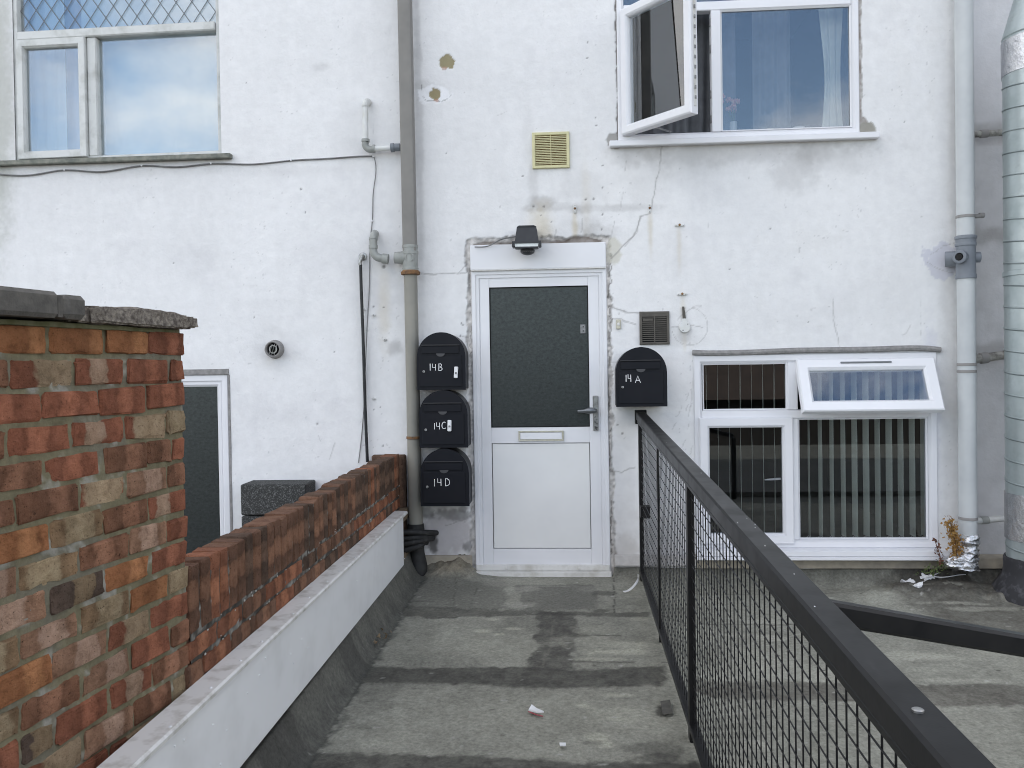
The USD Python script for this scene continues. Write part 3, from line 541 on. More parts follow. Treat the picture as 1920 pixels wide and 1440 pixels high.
s0, s1, sz0, sz1 = hx, hx + wS, z0 + .034, zt + .018
r_ = ring(s0, s1, sz0, sz1, [(0, -.045), (0, .012), (.010, .022), (.052, .022), (.060, .014), (.066, .004), (.066, -.045)])
obj('open_casement', (open2(r_[0]), r_[1]), 'white_plastic', w2)
pane('window_pane', s0 + .06, s1 - .06, sz0 + .06, sz1 - .06, -.012, 'window_glass', w2, open2)
bx_ = MB().box(s0 + .067, s1 - .067, .028, .034, sz0 + .067, sz0 + .079).box(s0 + .067, s0 + .079, .028, .034, sz0 + .08, sz1 - .08).box(s1 - .079, s1 - .067, .028, .034, sz0 + .08, sz1 - .08)
obj('rubber_gasket', (open2(bx_.get().vertices), bx_.get().faces), 'lead', w2)
lk = MB().box(s1 + .0005, s1 + .004, .008, .030, sz0 + .05, sz1 - .05)
obj('lock_strip', (open2(lk.get().vertices), lk.get().faces), 'grubby_white', w2)
for k, q in enumerate(np.linspace(.12, .93, 12)):
    zc = sz0 + (sz1 - sz0) * q; lk = MB().box(s1 + .0045, s1 + .010, .010, .024, zc - .012, zc + .010, .002)
    obj('lock_cam', (open2(lk.get().vertices), lk.get().faces), 'dull_zinc', w2)
st = MB().tube([(hx + .05, .0, z0 + .055), (hx + .16, -.09, z0 + .056), (hx + .26, -.21, z0 + .058)], .006, 6).tube([(hx + .33, .0, z0 + .055), (hx + .22, -.10, z0 + .06), (hx + .16, -.14, z0 + .06)], .006, 6)
obj('friction_stay', st, 'dull_zinc', w2)
kp = MB()
for py in (40, 90, 175, 222):
    c = onY(1334, py); kp.box(m0[0] - .011, m0[0] - .004, .012, .034, c[2] - .028, c[2] + .028, .003)
obj('keep', kp, 'dull_zinc', w2)

# --- window 3: white plastic window lower right, four lights, top right vent tilted out
x0, x1, z0, z1 = O3
mx = rect(1478, 690, 1497, 1010); tz = rect(1310, 768, 1750, 784)
mA, mB_, tA, tB = mx[0], mx[1], tz[2], tz[3]
b = MB().add(*ring(x0 - .004, x1 + .004, z0, z1 + .004, upvc(.058, -.07, .010)))
b.box(mA, mB_, -.006, .07, z0 + .056, tA - .001, .005); b.box(mA, mB_, -.006, .07, tB + .001, z1 - .054, .005)
b.box(x0 + .050, x1 - .050, -.0045, .07, tA, tB, .005)
w3 = obj('plastic_window', b, 'white_plastic', building, label='white plastic window of four lights with its top right vent tilted out')
pane('window_pane', x0 + .05, mA + .01, tB - .01, z1 - .05, -.02, 'window_glass_lower', w3)
pane('window_pane', mB_ - .01, x1 - .05, z0 + .05, tA + .01, -.02, 'window_glass_lower', w3)
bd = MB().add(*ring(mB_ + .0005, x1 - .0585, z0 + .0585, tA - .0015, [(0, -.015), (0, .000), (.010, -.010), (.010, -.015)])).add(*ring(x0 + .0585, mA - .0005, tB + .0015, z1 - .0545, [(0, -.015), (0, .000), (.010, -.010), (.010, -.015)]))
obj('glazing_bead', bd, 'white_plastic', w3)
sx0, sx1, sz0, sz1 = float(onY(1311, 900)[0]), float(onY(1487, 900)[0]), z0 + .030, tA + .012
obj('closed_casement', MB().add(*ring(sx0, sx1, sz0, sz1, [(0, .006), (0, .020), (.008, .028), (.056, .028), (.062, .022), (.072, .010), (.072, -.02)])), 'white_plastic', w3)
pane('window_pane', sx0 + .065, sx1 - .065, sz0 + .065, sz1 - .065, -.006, 'window_glass_lower', w3)
hz, ha = float(onY(1620, 672)[2]), math.radians(25); Hs = .385
va0, va1 = float(onY(1491, 674)[0]), float(onY(1748, 672)[0])
def vent(v):
    dz, d = v[:, 2] - hz, -v[:, 1] - .02
    return np.c_[v[:, 0], -(.026 + d * math.cos(ha) - dz * math.sin(ha)), hz + dz * math.cos(ha) + d * math.sin(ha)]
r_ = ring(va0, va1, hz - Hs, hz, [(0, -.03), (0, .020), (.008, .028), (.064, .028), (.070, .022), (.080, .010), (.080, -.03)])
obj('tilted_vent_sash', (vent(r_[0]), r_[1]), 'white_plastic', w3)
pane('window_pane', va0 + .072, va1 - .072, hz - Hs + .072, hz - .072, .0, 'window_glass', w3, vent)
tv = MB().box((va0 + va1) / 2 - .17, (va0 + va1) / 2 + .17, -.036, -.0285, hz - .040, hz - .028, .003)
obj('trickle_vent', (vent(tv.get().vertices), tv.get().faces), 'lead', w3)
fh = MB()
for k, q in enumerate((.18, .42, .56, .80)):
    xc = va0 + (va1 - va0) * q; fh.box(xc - .035, xc + .035, -.030, -.010, tB - .001, tB + .012, .003)
obj('vent_catch', fh, 'dull_zinc', w3)
hd_ = MB().tube([onY(1436, 901, .0) + [0, .035, 0], onY(1450, 900, 0) + [0, .035, 0], onY(1466, 899, 0) + [0, .035, 0]], [.004, .008, .008], 8)
obj('window_handle', hd_, 'white_plastic', w3)
obj('window_sill', MB().box(x0 - .01, float(onY(1792, 1040)[0]) - .0, -.10, .03, z0 - .040, z0 - .0, .005).box(x0 - .01, float(onY(1792, 1040)[0]), -.112, -.092, z0 - .062, z0 - .041, .003), 'white_plastic', w3)
bead = [(float(onY(px, py)[0]), -.012, float(onY(px, py)[2])) for px, py in [(1298, 661), (1340, 662), (1420, 660), (1500, 657), (1570, 656), (1660, 654), (1730, 653), (1762, 656)]]
obj('mortar_fillet', MB().tube(spline(bead, 6), .019, 8), 'putty_grey', building)

# --- door 2 (lower left, half hidden behind the brick walls)
x0, x1, z0, z1 = O4
b = MB().add(*ring(x0, x1 - .012, z0 - .1, z1 - .02, upvc(.060, -.08, -.004)))
d4 = obj('lower_door', b, 'white_plastic', building, label='white framed glazed door in the lower yard')
obj('door_leaf_frame', MB().add(*ring(x0 + .05, x1 - .062, z0, z1 - .068, upvc(.04, -.06, -.012))), 'white_plastic', d4)
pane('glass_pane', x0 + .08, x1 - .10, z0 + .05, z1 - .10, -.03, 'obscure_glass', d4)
obj('head_board', MB().box(x0, x1 + .0, -.006, .03, z1 - .022, z1 + .02, .003).box(x1 - .011, x1 + .006, -.004, .05, z0, z1 - .022, .002), 'putty_grey', d4)

# --- the front door
x0, x1, z0, z1 = OD
zh = float(rect(889, 505, 1131, 505)[3])
b = MB().add(*ring(x0 - .006, x1 + .006, -.06, zh, [(0, -.08), (0, -.004), (.004, .000), (.028, .000), (.032, -.008), (.052, -.008), (.056, -.016), (.056, -.08)]))
door = obj('front_door', b, 'door_plastic', building, label='half glazed white plastic door with letter plate')
lx0, lx1, lz0, lz1 = x0 + .047, x1 - .045, float(rect(900, 1062, 1125, 1062)[2]), zh - .048
gl = rect(919, 537, 1104, 801); pn = rect(925, 831, 1108, 1030)
leaf = MB(); yf, yb = .014, .06
leaf.box(lx0 + .003, gl[0], yf, yb, lz0, lz1, .003); leaf.box(gl[1], lx1 - .003, yf, yb, lz0, lz1, .003)
leaf.box(gl[0], gl[1], yf + .0012, yb, gl[3], lz1, .002); leaf.box(gl[0], gl[1], yf + .0012, yb, pn[3], gl[2], .002); leaf.box(gl[0], gl[1], yf + .0012, yb, lz0, pn[2], .002)
obj('door_leaf', leaf, 'door_plastic', door)
obj('glazing_bead', MB().add(*ring(gl[0] - .001, gl[1] + .001, gl[2] - .001, gl[3] + .001, [(0, -.03), (0, -.014), (.006, -.020), (.006, -.03)])), 'dark_void', door)
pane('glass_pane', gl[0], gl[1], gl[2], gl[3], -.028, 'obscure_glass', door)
obj('lower_panel', MB().box(gl[0] + .005, gl[1] - .004, .0185, .05, pn[2] + .004, pn[3] - .004, .003), 'door_panel', door)
lp = rect(972, 808, 1057, 827)
obj('letter_plate', MB().add(*ring(lp[0], lp[1], lp[2], lp[3], [(0, -.0135), (0, -.006), (.003, -.002), (.010, -.004), (.012, -.0135)])), 'bell_cream', door)
obj('letter_flap', MB().box(lp[0] + .0125, lp[1] - .0125, .004, .0135, lp[2] + .0125, lp[3] - .0125, .002), 'door_plastic', door)
hp = rect(1112, 742, 1122, 808)
obj('handle_plate', MB().box(hp[0], hp[1], .001, .0135, hp[2], hp[3], .004), 'steel', door)
sc = MB()
for k in range(26):
    c = (rng.uniform(hp[0] + .006, hp[1] - .006), hp[2] + rng.uniform(.006, .10)); a = rng.uniform(0, 3.1); l = rng.uniform(.006, .014)
    sc.box(c[0] - l * abs(math.cos(a)) / 2 - .0008, c[0] + l * abs(math.cos(a)) / 2 + .0008, .0004, .0009, c[1] - l * abs(math.sin(a)) / 2 - .0008, c[1] + l * abs(math.sin(a)) / 2 + .0008)
obj('plate_scuffs', sc, 'cable_grey', door)
hc = onY(1117, 769)
lv = MB().tube([(hc[0], -.0, hc[2]), (hc[0], -.055, hc[2])], .010, 12)
lv.tube([(hc[0] + .004, -.056, hc[2]), (hc[0] - .020, -.060, hc[2] + .001), (hc[0] - .05, -.060, hc[2]), (hc[0] - .085, -.056, hc[2] - .002), (hc[0] - .125, -.045, hc[2] - .004)], [.012, .021, .024, .012, .010], 14)
obj('lever_handle', lv, 'handle_metal', door)
lt = rect(1088, 608, 1098, 625)
obj('glass_bracket', MB().box(lt[0], lt[1], .016, .0275, lt[2], lt[3], .002), 'dull_zinc', door)
sc = MB()
for q in (.27, .73): sc.mesh(trimesh.creation.cylinder(.005, .006, sections=10, transform=trimesh.transformations.translation_matrix([(lt[0] + lt[1]) / 2 + .003, .0155, lt[2] + (lt[3] - lt[2]) * q]) @ trimesh.transformations.rotation_matrix(math.pi / 2, [1, 0, 0])))
obj('bracket_screw', sc, 'cable_black', door)
hb = rect(885, 461, 1131, 505)
obj('head_board', MB().box(x0 - .010, x1 + .004, -.012, .03, zh + .004, z1 + .004, .004), 'door_plastic', door)
obj('head_trim', MB().box(x0 - .006, x1 + .002, -.016, .02, zh - .004, zh + .0035, .002), 'grubby_white', door)
th_ = MB().box(x0 - .012, x1 + .012, -.045, .06, -.004, .034, .004).box(x0 - .002, x1 + .002, -.012, .06, .035, .075, .004)
obj('threshold', th_, 'grubby_white', door)
sb = MB()
for px in (950, 1086):
    c = onY(px, 1065, .013); sb.mesh(trimesh.creation.icosphere(1, .008)) if False else sb.box(c[0] - .010, c[0] + .010, -.020, -.012, c[2] - .009, c[2] + .009, .004)
obj('drain_cover', sb, 'grubby_white', door)
# bell-cast beads at the foot of the render
bc = MB().box(float(onY(778, 1045)[0]), OD[0] - .03, -.030, .004, .072, .145, .006)
obj('render_drip', bc, 'bell_cast', building)
bc = MB().box(OD[1] + .035, O3[0] + .0, -.022, .004, .070, .150, .006)
obj('render_drip', bc, mat('drip_white', (0.62, 0.60, 0.58), (0.45, 0.43, 0.41), .9, scale=10, bump=.3), building)
bc = MB().box(O3[0], 5.9, -.030, .09, .058, O3[2] - .064, .005)
obj('render_drip', bc, 'bell_cast', building)

# ------------------------------------------------------------------ the flat roof, its felt and the ground
roof = thing('flat_roof', 'grey green mineral felt of the flat roof walkway with dark tarred seams', 'roof', (0, 0, 0), kind='structure')
FX0, FX1, FY0, FY1 = -1.16, 4.4, -4.1, 0.0
U, V, Q = grid(FX0, FX1, FY0, FY1, 0.011)
fl = Paint(U, V, (0.262, 0.258, 0.220))
P3 = np.c_[U, V, U * 0]; big = meshkit.fbm(P3 * 1.3, 4, 140) - .5; fine2 = meshkit.fbm(P3 * 80, 2, 141) - .5
fl.c *= (1 + .40 * big + .65 * fl.nc + .35 * fl.nm + .35 * fl.nf)[:, None]
TAR = (0.048, 0.045, 0.040)
fl.poly(G((640, 1246), (800, 1250), (985, 1247), (1100, 1254), (1245, 1245), (1249, 1282), (1120, 1287), (1000, 1290), (920, 1281), (790, 1279), (600, 1278)), TAR, .92, .04, .018, h=.003, mottled=.35)
fl.poly(G((1008, 1145), (1078, 1148), (1084, 1180), (1078, 1215), (1066, 1256), (985, 1254), (1001, 1222), (1010, 1180)), (0.062, 0.058, 0.052), .9, .04, .012, h=.002, mottled=.4)
fl.line(G((1040, 1160), (1034, 1210), (1014, 1250)), .006, (0.16, 0.15, 0.13), .55, .02)
fl.poly(G((430, 1408), (800, 1412), (990, 1420), (1100, 1428), (1320, 1424), (1330, 1500), (300, 1500)), TAR, .92, .04, .018, h=.003, mottled=.35)
fl.poly(G((760, 1136), (850, 1140), (960, 1144), (1060, 1146), (1215, 1148), (1215, 1156), (1000, 1152), (880, 1156), (820, 1160), (750, 1152)), TAR, .75, .04, .012, mottled=.4)
fl.poly(G((770, 1086), (905, 1094), (945, 1092), (952, 1142), (860, 1144), (758, 1138)), (0.095, 0.094, 0.083), .62, .03, .02, mottled=.4)
fl.poly(G((965, 1098), (1115, 1096), (1120, 1142), (985, 1146)), (0.115, 0.112, 0.10), .75, .03, .012, mottled=.3)
for (x, y, rx, ry, a) in [(985, 1105, .10, .05, .55), (970, 1135, .10, .05, .5), (1040, 1100, .16, .02, .35), (1100, 1105, .08, .06, .25), (930, 1096, .08, .05, .35)]:
    c = onZ(x, y); fl.blob((c[0], c[1]), (rx, ry), (0.34, 0.33, 0.29), a, .8, .4)
for (x, y, rx, ry, a) in [(925, 1160, .05, .02, .7), (905, 1182, .06, .025, .65), (965, 1178, .05, .02, .6), (935, 1188, .03, .018, .6), (1160, 1222, .14, .05, .6), (1185, 1210, .12, .05, .35), (1120, 1200, .2, .1, .25), (1135, 1235, .1, .03, .4), (1110, 1180, .16, .06, .22), (1205, 1160, .08, .03, .3),
                          (1120, 1378, .05, .04, .5), (1130, 1390, .04, .03, .55), (1150, 1330, .10, .03, .2), (1090, 1320, .03, .02, .5), (1160, 1300, .06, .02, .4), (1200, 1340, .2, .1, .14), (1160, 1345, .05, .02, .35), (900, 1210, .4, .15, .10), (1050, 1330, .3, .2, .07)]:
    c = onZ(x, y); fl.blob((c[0], c[1]), (rx, ry), (0.46, 0.45, 0.37), a, .9, .5)
for (x, y, rx, ry, a) in [(1133, 1113, .07, .05, .55), (1125, 1145, .05, .03, .6), (1185, 1195, .1, .05, .25), (1140, 1190, .13, .008, .6), (770, 1128, .15, .02, .4), (700, 1300, .1, .3, .2), (1230, 1400, .1, .06, .45), (1220, 1420, .1, .05, .5), (680, 1235, .10, .02, .5), (1110, 1390, .05, .02, .35), (1240, 1330, .035, .05, .8), (1085, 1190, .06, .03, .5), (1100, 1240, .07, .015, .5), (1165, 1240, .1, .012, .55)]:
    c = onZ(x, y); fl.blob((c[0], c[1]), (rx, ry), TAR, a, .8, .3)
fl.line(G((1150, 1085), (1152, 1148)), .006, TAR, .8, .01); fl.line(G((640, 1128), (800, 1145)), .006, TAR, .4, .02); fl.line(G((895, 1098), (880, 1145)), .005, TAR, .4, .01)
fl.line(G((855, 1086), (850, 1140)), .006, TAR, .35, .01)
fl.line([(-1.05, V_) for V_ in np.linspace(-4, 0, 12)], .05, (0.075, 0.078, 0.068), .6, .05); fl.line([(-1.04, -4), (-1.03, -.2)], .012, (0.05, 0.05, 0.045), .6, .02)
# beyond the railing: lap seams continue, pale worn patches, and a worn tarred corner by the pipes
for pts in [((1300, 1250), (1500, 1252), (1690, 1258), (1850, 1256), (1990, 1262), (1990, 1296), (1850, 1292), (1760, 1300), (1690, 1288), (1500, 1285), (1300, 1282))]: fl.poly(G(*pts), (0.075, 0.066, 0.056), .85, .05, .015, mottled=.5)
fl.poly(G((1300, 1425), (1600, 1426), (2000, 1428), (2000, 1500), (1300, 1500)), TAR, .8, .04, .015, mottled=.4)
fl.line(G((1200, 1148), (1450, 1152), (1500, 1150)), .010, TAR, .6, .02); fl.line(G((1200, 1098), (1500, 1098), (1640, 1094)), .007, TAR, .5, .02)
fl.poly(G((1690, 1070), (1780, 1062), (1860, 1072), (1990, 1085), (1990, 1120), (1880, 1112), (1800, 1104), (1730, 1108), (1670, 1100)), (0.045, 0.043, 0.040), .9, .05, .03, h=.02, mottled=.5)
fl.poly(G((1640, 1085), (1760, 1075), (1900, 1085), (2050, 1100), (2050, 1180), (1900, 1165), (1790, 1150), (1700, 1120)), (0.070, 0.062, 0.052), .8, .06, .04, mottled=.6)
for (x, y, rx, ry, a) in [(1610, 1185, .05, .03, .5), (1650, 1212, .12, .03, .4), (1720, 1205, .15, .04, .4), (1780, 1210, .15, .04, .35), (1555, 1105, .05, .02, .6), (1790, 1118, .2, .02, .4), (1850, 1125, .2, .03, .35), (1900, 1110, .15, .03, .35), (1420, 1365, .06, .04, .7), (1440, 1175, .1, .04, .5), (1380, 1170, .1, .03, .4), (1750, 1095, .2, .02, .3), (1340, 1245, .3, .06, .2), (1800, 1250, .2, .02, .35), (1880, 1200, .3, .05, .15)]:
    c = onZ(x, y); fl.blob((c[0], c[1]), (rx, ry), (0.42, 0.41, 0.35), a, .9, .4)
fl.c *= np.where(U > .47, 1.12, 1.0)[:, None]
for k in range(420):
    c = (rng.uniform(FX0, 3.2), rng.uniform(-3.2, 0)); r = rng.uniform(.003, .008); fl.blob(c, (r * rng.uniform(1, 2.2), r), (0.42, 0.41, 0.38) if rng.random() < .7 else TAR, rng.uniform(.4, .9), .3, .3)
# heights: laps, lumps, coved upstands and the mortar heap
fl.h += .006 * big + .003 * fl.nm + .0015 * fl.nf + FALL * V
lap1, lap2 = onZ(950, 1244)[1], onZ(950, 1143)[1]
fl.h += .005 * (sstep(-.01, .01, (V - lap1) + .02 * fl.nc) + sstep(-.01, .01, (V - lap2) + .02 * fl.nc)) - .008
hc_ = onZ(835, 1093); e = np.exp(-(((U - hc_[0] - .02) / .20) ** 2 + ((V + .02) / .16) ** 2)); e2 = e * (1 + 1.2 * fl.nm); fl.h += .085 * e2 * (V > -.6)
mmh = np.clip(e2 * 1.6 - .35, 0, 1) * .8; fl.c = fl.c * (1 - mmh[:, None]) + np.array([0.24, 0.205, 0.15]) * (1 + .9 * fl.nm)[:, None] * mmh[:, None]
lu = np.clip((-1.035 - U) / .10, 0, 1); fl.h += .17 * lu ** 1.5
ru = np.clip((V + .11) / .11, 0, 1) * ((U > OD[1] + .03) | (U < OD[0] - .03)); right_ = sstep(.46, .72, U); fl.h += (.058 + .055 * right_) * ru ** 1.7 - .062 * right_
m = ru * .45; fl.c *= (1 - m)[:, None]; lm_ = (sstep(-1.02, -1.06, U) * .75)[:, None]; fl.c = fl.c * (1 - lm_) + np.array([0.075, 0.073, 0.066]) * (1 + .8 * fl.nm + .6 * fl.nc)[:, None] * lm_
bump = np.exp(-(((U - 2.45) / .5) ** 2 + ((V + .25) / .22) ** 2)); fl.h += .05 * bump * (1 + 1.6 * fl.nc + 1.2 * fl.nm)
def floor_z(x, y): return float(fl.h[np.argmin((U_f - x) ** 2 + (V_f - y) ** 2)])
U_f, V_f = U, V
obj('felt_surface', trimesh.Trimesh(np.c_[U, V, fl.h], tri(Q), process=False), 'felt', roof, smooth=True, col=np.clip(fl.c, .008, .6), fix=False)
obj('roof_deck', MB().box(-1.15, 9, -9.5, .05, -.45, -.13).box(-1.15, 9, -9.5, FY0, -.129, -.072).box(FX1, 9, FY0, .05, -.129, -.04), mat('felt_far', (0.10, 0.105, 0.09), (0.135, 0.135, 0.12), .9, scale=2, bump=.3), roof, smooth=False)
obj('supporting_wall', MB().box(-1.1, 8.8, -9.4, -9.1, -3, -.451).box(-1.16, -1.0, -9.1, 0, -3, -.451), 'far_brick', roof, smooth=False)
yd = obj('lower_yard', MB().box(-9, -1.42, -9, -.0, YARD - .2, YARD), 'ground_grey', smooth=False); tag(yd, 'concrete yard below the low brick wall', 'yard', kind='structure')
g = 400; n = 40; gx = np.linspace(-g, g, n); GXv, GYv = np.meshgrid(gx, gx, indexing='ij'); ii = np.arange(n * n).reshape(n, n)
gq = np.stack([ii[:-1, :-1], ii[1:, :-1], ii[1:, 1:], ii[:-1, 1:]], -1).reshape(-1, 4)
gr = obj('ground', trimesh.Trimesh(np.c_[GXv.ravel(), GYv.ravel(), np.full(n * n, -3.0)], tri(gq), process=False), 'ground_grey', smooth=False, fix=False); tag(gr, 'grey ground around the buildings', 'ground', kind='structure')
# unseen stand-in building added behind the viewer so the lower panes mirror something dark
nb = thing('boarded_outbuilding', 'unseen dark stand-in outbuilding with a pitched roof, added for the panes to mirror', 'building', (0, -13, -3))
obj('wall', MB().box(-9, 11, -17, -13, -3, .6), mat('standin_dark', (0.020, 0.018, 0.016), (0.032, 0.028, 0.024), .8, scale=3), nb, smooth=False)
obj('roof', (np.array([(-9.3, -12.7, .61), (11.3, -12.7, .61), (11.3, -15, 2.1), (-9.3, -15, 2.1), (-9.3, -17.3, .61), (11.3, -17.3, .61)]), [(0, 1, 2, 3), (3, 2, 5, 4), (0, 3, 4), (1, 5, 2), (0, 4, 5, 1)]), 'roof_tile', nb, smooth=False)

# ------------------------------------------------------------------ bricks
def brick(parent, mat_name, c, ex, ez_rot, size, proud=0.0, jitter=.0022, label=None, name='brick', n=(4, 2), chip=0.0, face=1):
    """One brick. Local x runs along ex; size = (length, depth, height); its outer face is local -y (face=1)."""
    L, Dp, H = size; nx, nz = n
    v, f = bbox(-L / 2, L / 2, 0, Dp, -H / 2, H / 2, min(.006, H * .1))
    m_ = trimesh.Trimesh(v, tri(f), process=False)
    # finer front face: replace by a bulged, uneven grid
    gx_, gz_ = np.linspace(-L / 2 + .005, L / 2 - .005, nx + 1), np.linspace(-H / 2 + .005, H / 2 - .005, nz + 1)
    vx = m_.vertices + rng.normal(0, jitter, m_.vertices.shape) * [1, .6, 1]
    GX_, GZ_ = np.meshgrid(gx_, gz_, indexing='ij'); fv = np.c_[GX_.ravel(), np.full(GX_.size, -.0012), GZ_.ravel()]
    edge = (np.abs(fv[:, 0]) > L / 2 - .008) | (np.abs(fv[:, 2]) > H / 2 - .008)
    fv += rng.normal(0, jitter, fv.shape) * [.8, .5, .8]; fv[edge, 1] += .0022
    if chip:
        k = rng.integers(0, len(fv)); fv[k, 1] += chip
    ii_ = np.arange(len(fv)).reshape(nx + 1, nz + 1); q = np.stack([ii_[:-1, :-1], ii_[1:, :-1], ii_[1:, 1:], ii_[:-1, 1:]], -1).reshape(-1, 4)
    # skirt from the grid's rim to just inside the brick
    rim = list(ii_[:, 0]) + list(ii_[-1, 1:]) + list(ii_[-2::-1, -1]) + list(ii_[0, -2:0:-1])
    sk = fv[rim] * [1.03, 0, 1.05] + [0, .006, 0]; k0 = len(fv)
    fs = [(rim[a], k0 + a, k0 + (a + 1) % len(rim), rim[(a + 1) % len(rim)]) for a in range(len(rim))]
    V_ = np.vstack([vx, fv, sk]); F_ = np.vstack([np.asarray(m_.faces), tri(q) + len(vx), tri(fs) + len(vx)])
    p = path_of(parent, name)
    g_ = usdkit.mesh(stage, p, trimesh.Trimesh(V_, F_, process=False), M[mat_name], smooth=40)
    x_ = np.asarray(ex, float); b_ = base.get(parent, np.zeros(3)); cc2 = np.asarray(c) - b_
    R = ez_rot
    g_.AddTransformOp().Set(Gf.Matrix4d(*[float(t) for r in ((*R[0], 0), (*R[1], 0), (*R[2], 0), (*cc2, 1)) for t in r]))
    if label: tag(p, label)
    return p
def frame_of(ex, up=(0, 0, 1)):
    ex = unit(ex); up = unit(np.asarray(up) - ex * (np.asarray(up) @ ex)); return np.array([ex, np.cross(up, ex), up])

# --- tall brick wall on the left
AL = math.radians(8.2); H0 = .081; D0 = FPX * H0 / 50.0
E0 = hit(345, 690, 1, EYE[1] + D0) * [1, 1, 0]; WD = np.array([-math.sin(AL), -math.cos(AL), 0])     # wall end and direction towards the viewer
WN = np.array([math.cos(AL), -math.sin(AL), 0.0])                                                                 # outward normal of its face
def on_wall(px, py):
    r = ray(px, py); t = ((E0 - EYE) @ WN) / (r @ WN); p = EYE + r * t; return (p - E0) @ WD, p[2]
ZTOP = on_wall(340, 625)[1]
tall = thing('tall_brick_wall', 'tall red and buff brick wall with green mortar and concrete coping', 'wall', (E0[0], E0[1], YARD))
A5 = lambda e: [(a / 3.789, b / 3.789) for a, b in e]
A7 = lambda e: [(a / 3.0, b / 3.0) for a, b in e]
rows = [A5([(-420, -60), (-45, 330), (365, 730), (757, 1050), (1056, 1315)]), A5([(-300, 60), (78, 520), (532, 872), (908, 1193), (1213, 1318)]), A5([(-250, 290), (302, 697), (714, 1025), (1050, 1325)]),
        A5([(-500, 35), (68, 500), (522, 880), (892, 1180), (1195, 1310)]), A5([(-200, 310), (325, 718), (755, 1045), (1055, 1218), (1230, 1310)]), A5([(-350, 105), (122, 562), (575, 895), (908, 1185), (1197, 1305)]),
        A5([(-150, 345), (370, 735), (752, 1056), (1064, 1308)]), A5([(-420, 130), (145, 565), (575, 922), (930, 1190), (1200, 1316)]), A5([(-160, 335), (368, 740), (752, 1060), (1082, 1320)]),
        A7([(-260, 105), (122, 440), (462, 728), (738, 940), (955, 1042)]), A7([(-80, 290), (302, 605), (618, 845), (858, 1055)]), A7([(-250, 110), (130, 455), (470, 732), (747, 952), (965, 1055)]),
        A7([(-100, 115), (130, 300), (320, 605), (630, 852), (866, 1060)]), A7([(-260, 110), (130, 460), (480, 745), (757, 965), (975, 1062)]), A7([(-120, 280), (300, 610), (625, 860), (875, 1060)]), A7([(-260, 120), (140, 460), (480, 745), (757, 1062)])]
kinds = ['o o o o r', 'w x j r r', 'r r r r', 'w r j x b', 'w r w w r', 'w w x p w', 'o b w j', 'p b w p r', 'p k o r', 'b p b o b', 'o p x r', 'b w p r w', 'r k r j w', 'r x p w b', 'p r x w', 'o b r w']
KM = {'o': 'brick_orange', 'r': 'brick_red', 'n': 'brick_red_band', 'b': 'brick_buff', 'x': 'brick_buff_red', 'j': 'brick_red_band', 'p': 'brick_pink', 'w': 'brick_brown', 'k': 'brick_burnt'}
RW = frame_of(-WD); RW = np.array([unit(-WD), -WN, [0, 0, 1.0]])       # local x along the wall (away from viewer), local -y = outward
for k, (row, kk) in enumerate(zip(rows, kinds)):
    zc = ZTOP - k * H0 - .033
    for (a, b_), t_ in zip(row, kk.split()):
        # a sight line at the row's height near that column gives the place along the wall
        def along(px):
            py = 700.0
            for _ in range(6):
                u, z = on_wall(px, py); u2, z2 = on_wall(px, py + 1); py += (zc - z) / (z2 - z)
            return on_wall(px, py)[0]
        ua, ub = along(a) if a > -200 else along(max(a, -200)), along(b_)
        ub = max(ub, 0.0)
        if (a, b_) == row[-1]: ub = rng.normal(.001, .003)
        if ua - ub < .03: continue
        L = ua - ub; c = E0 + WD * (ua + ub) / 2 + np.array([0, 0, zc + rng.normal(0, .0012)]) + WN * rng.uniform(-.003, .004)
        rot = RW.copy()
        if rng.random() < .5: rot = rot @ trimesh.transformations.rotation_matrix(rng.normal(0, .006), WN)[:3, :3]
        brick(tall, KM[t_], c, WD, rot, (L, .10, .0682 + rng.normal(0, .0022)), n=(max(3, int(L / .028)), 3), jitter=.0030, chip=.006 if rng.random() < .5 else 0)
UL = on_wall(-60, 900)[0]
# mortar bed: an uneven sheet a little behind the brick faces, and the solid core
U, V, Q = grid(0.008, UL + .5, YARD, ZTOP + .012, .009)
mo = Paint(U, V, (0.205, 0.182, 0.112)); big = meshkit.fbm(np.c_[U * 5, V * 5, U * 0], 3, 170) - .5
mo.c *= (1 + .5 * big + .5 * mo.nm + .5 * mo.nf)[:, None]; k = sstep(0, .2, big + .5 * mo.nm)[:, None]; mo.c = mo.c * (1 - .5 * k) + np.array([0.15, 0.142, 0.125]) * .5 * k
m = sstep(.18, .3, mo.nm + .5 * mo.nf)[:, None] * .6; mo.c = mo.c * (1 - m) + np.array([0.40, 0.39, 0.35]) * m
pos = E0 + WD * U[:, None] + WN * (-.0050 + .006 * mo.nm + .005 * mo.nf)[:, None]; pos[:, 2] = V
obj('mortar_joints', trimesh.Trimesh(pos, tri(Q), process=False), 'mortar', tall, smooth=True, col=np.clip(mo.c, .02, .6), fix=False)
def wall_box(u0, u1, n0, n1, z0, z1, b=0):
    v, f = bbox(u0, u1, n0, n1, z0, z1, b); p = E0 + np.outer(v[:, 0], WD) + np.outer(v[:, 1], WN); p[:, 2] = v[:, 2]; return p, f
obj('wall_core', MB().add(*wall_box(.012, UL + .5, -.21, -.012, YARD, ZTOP - .01)), 'putty_grey', tall, smooth=False)
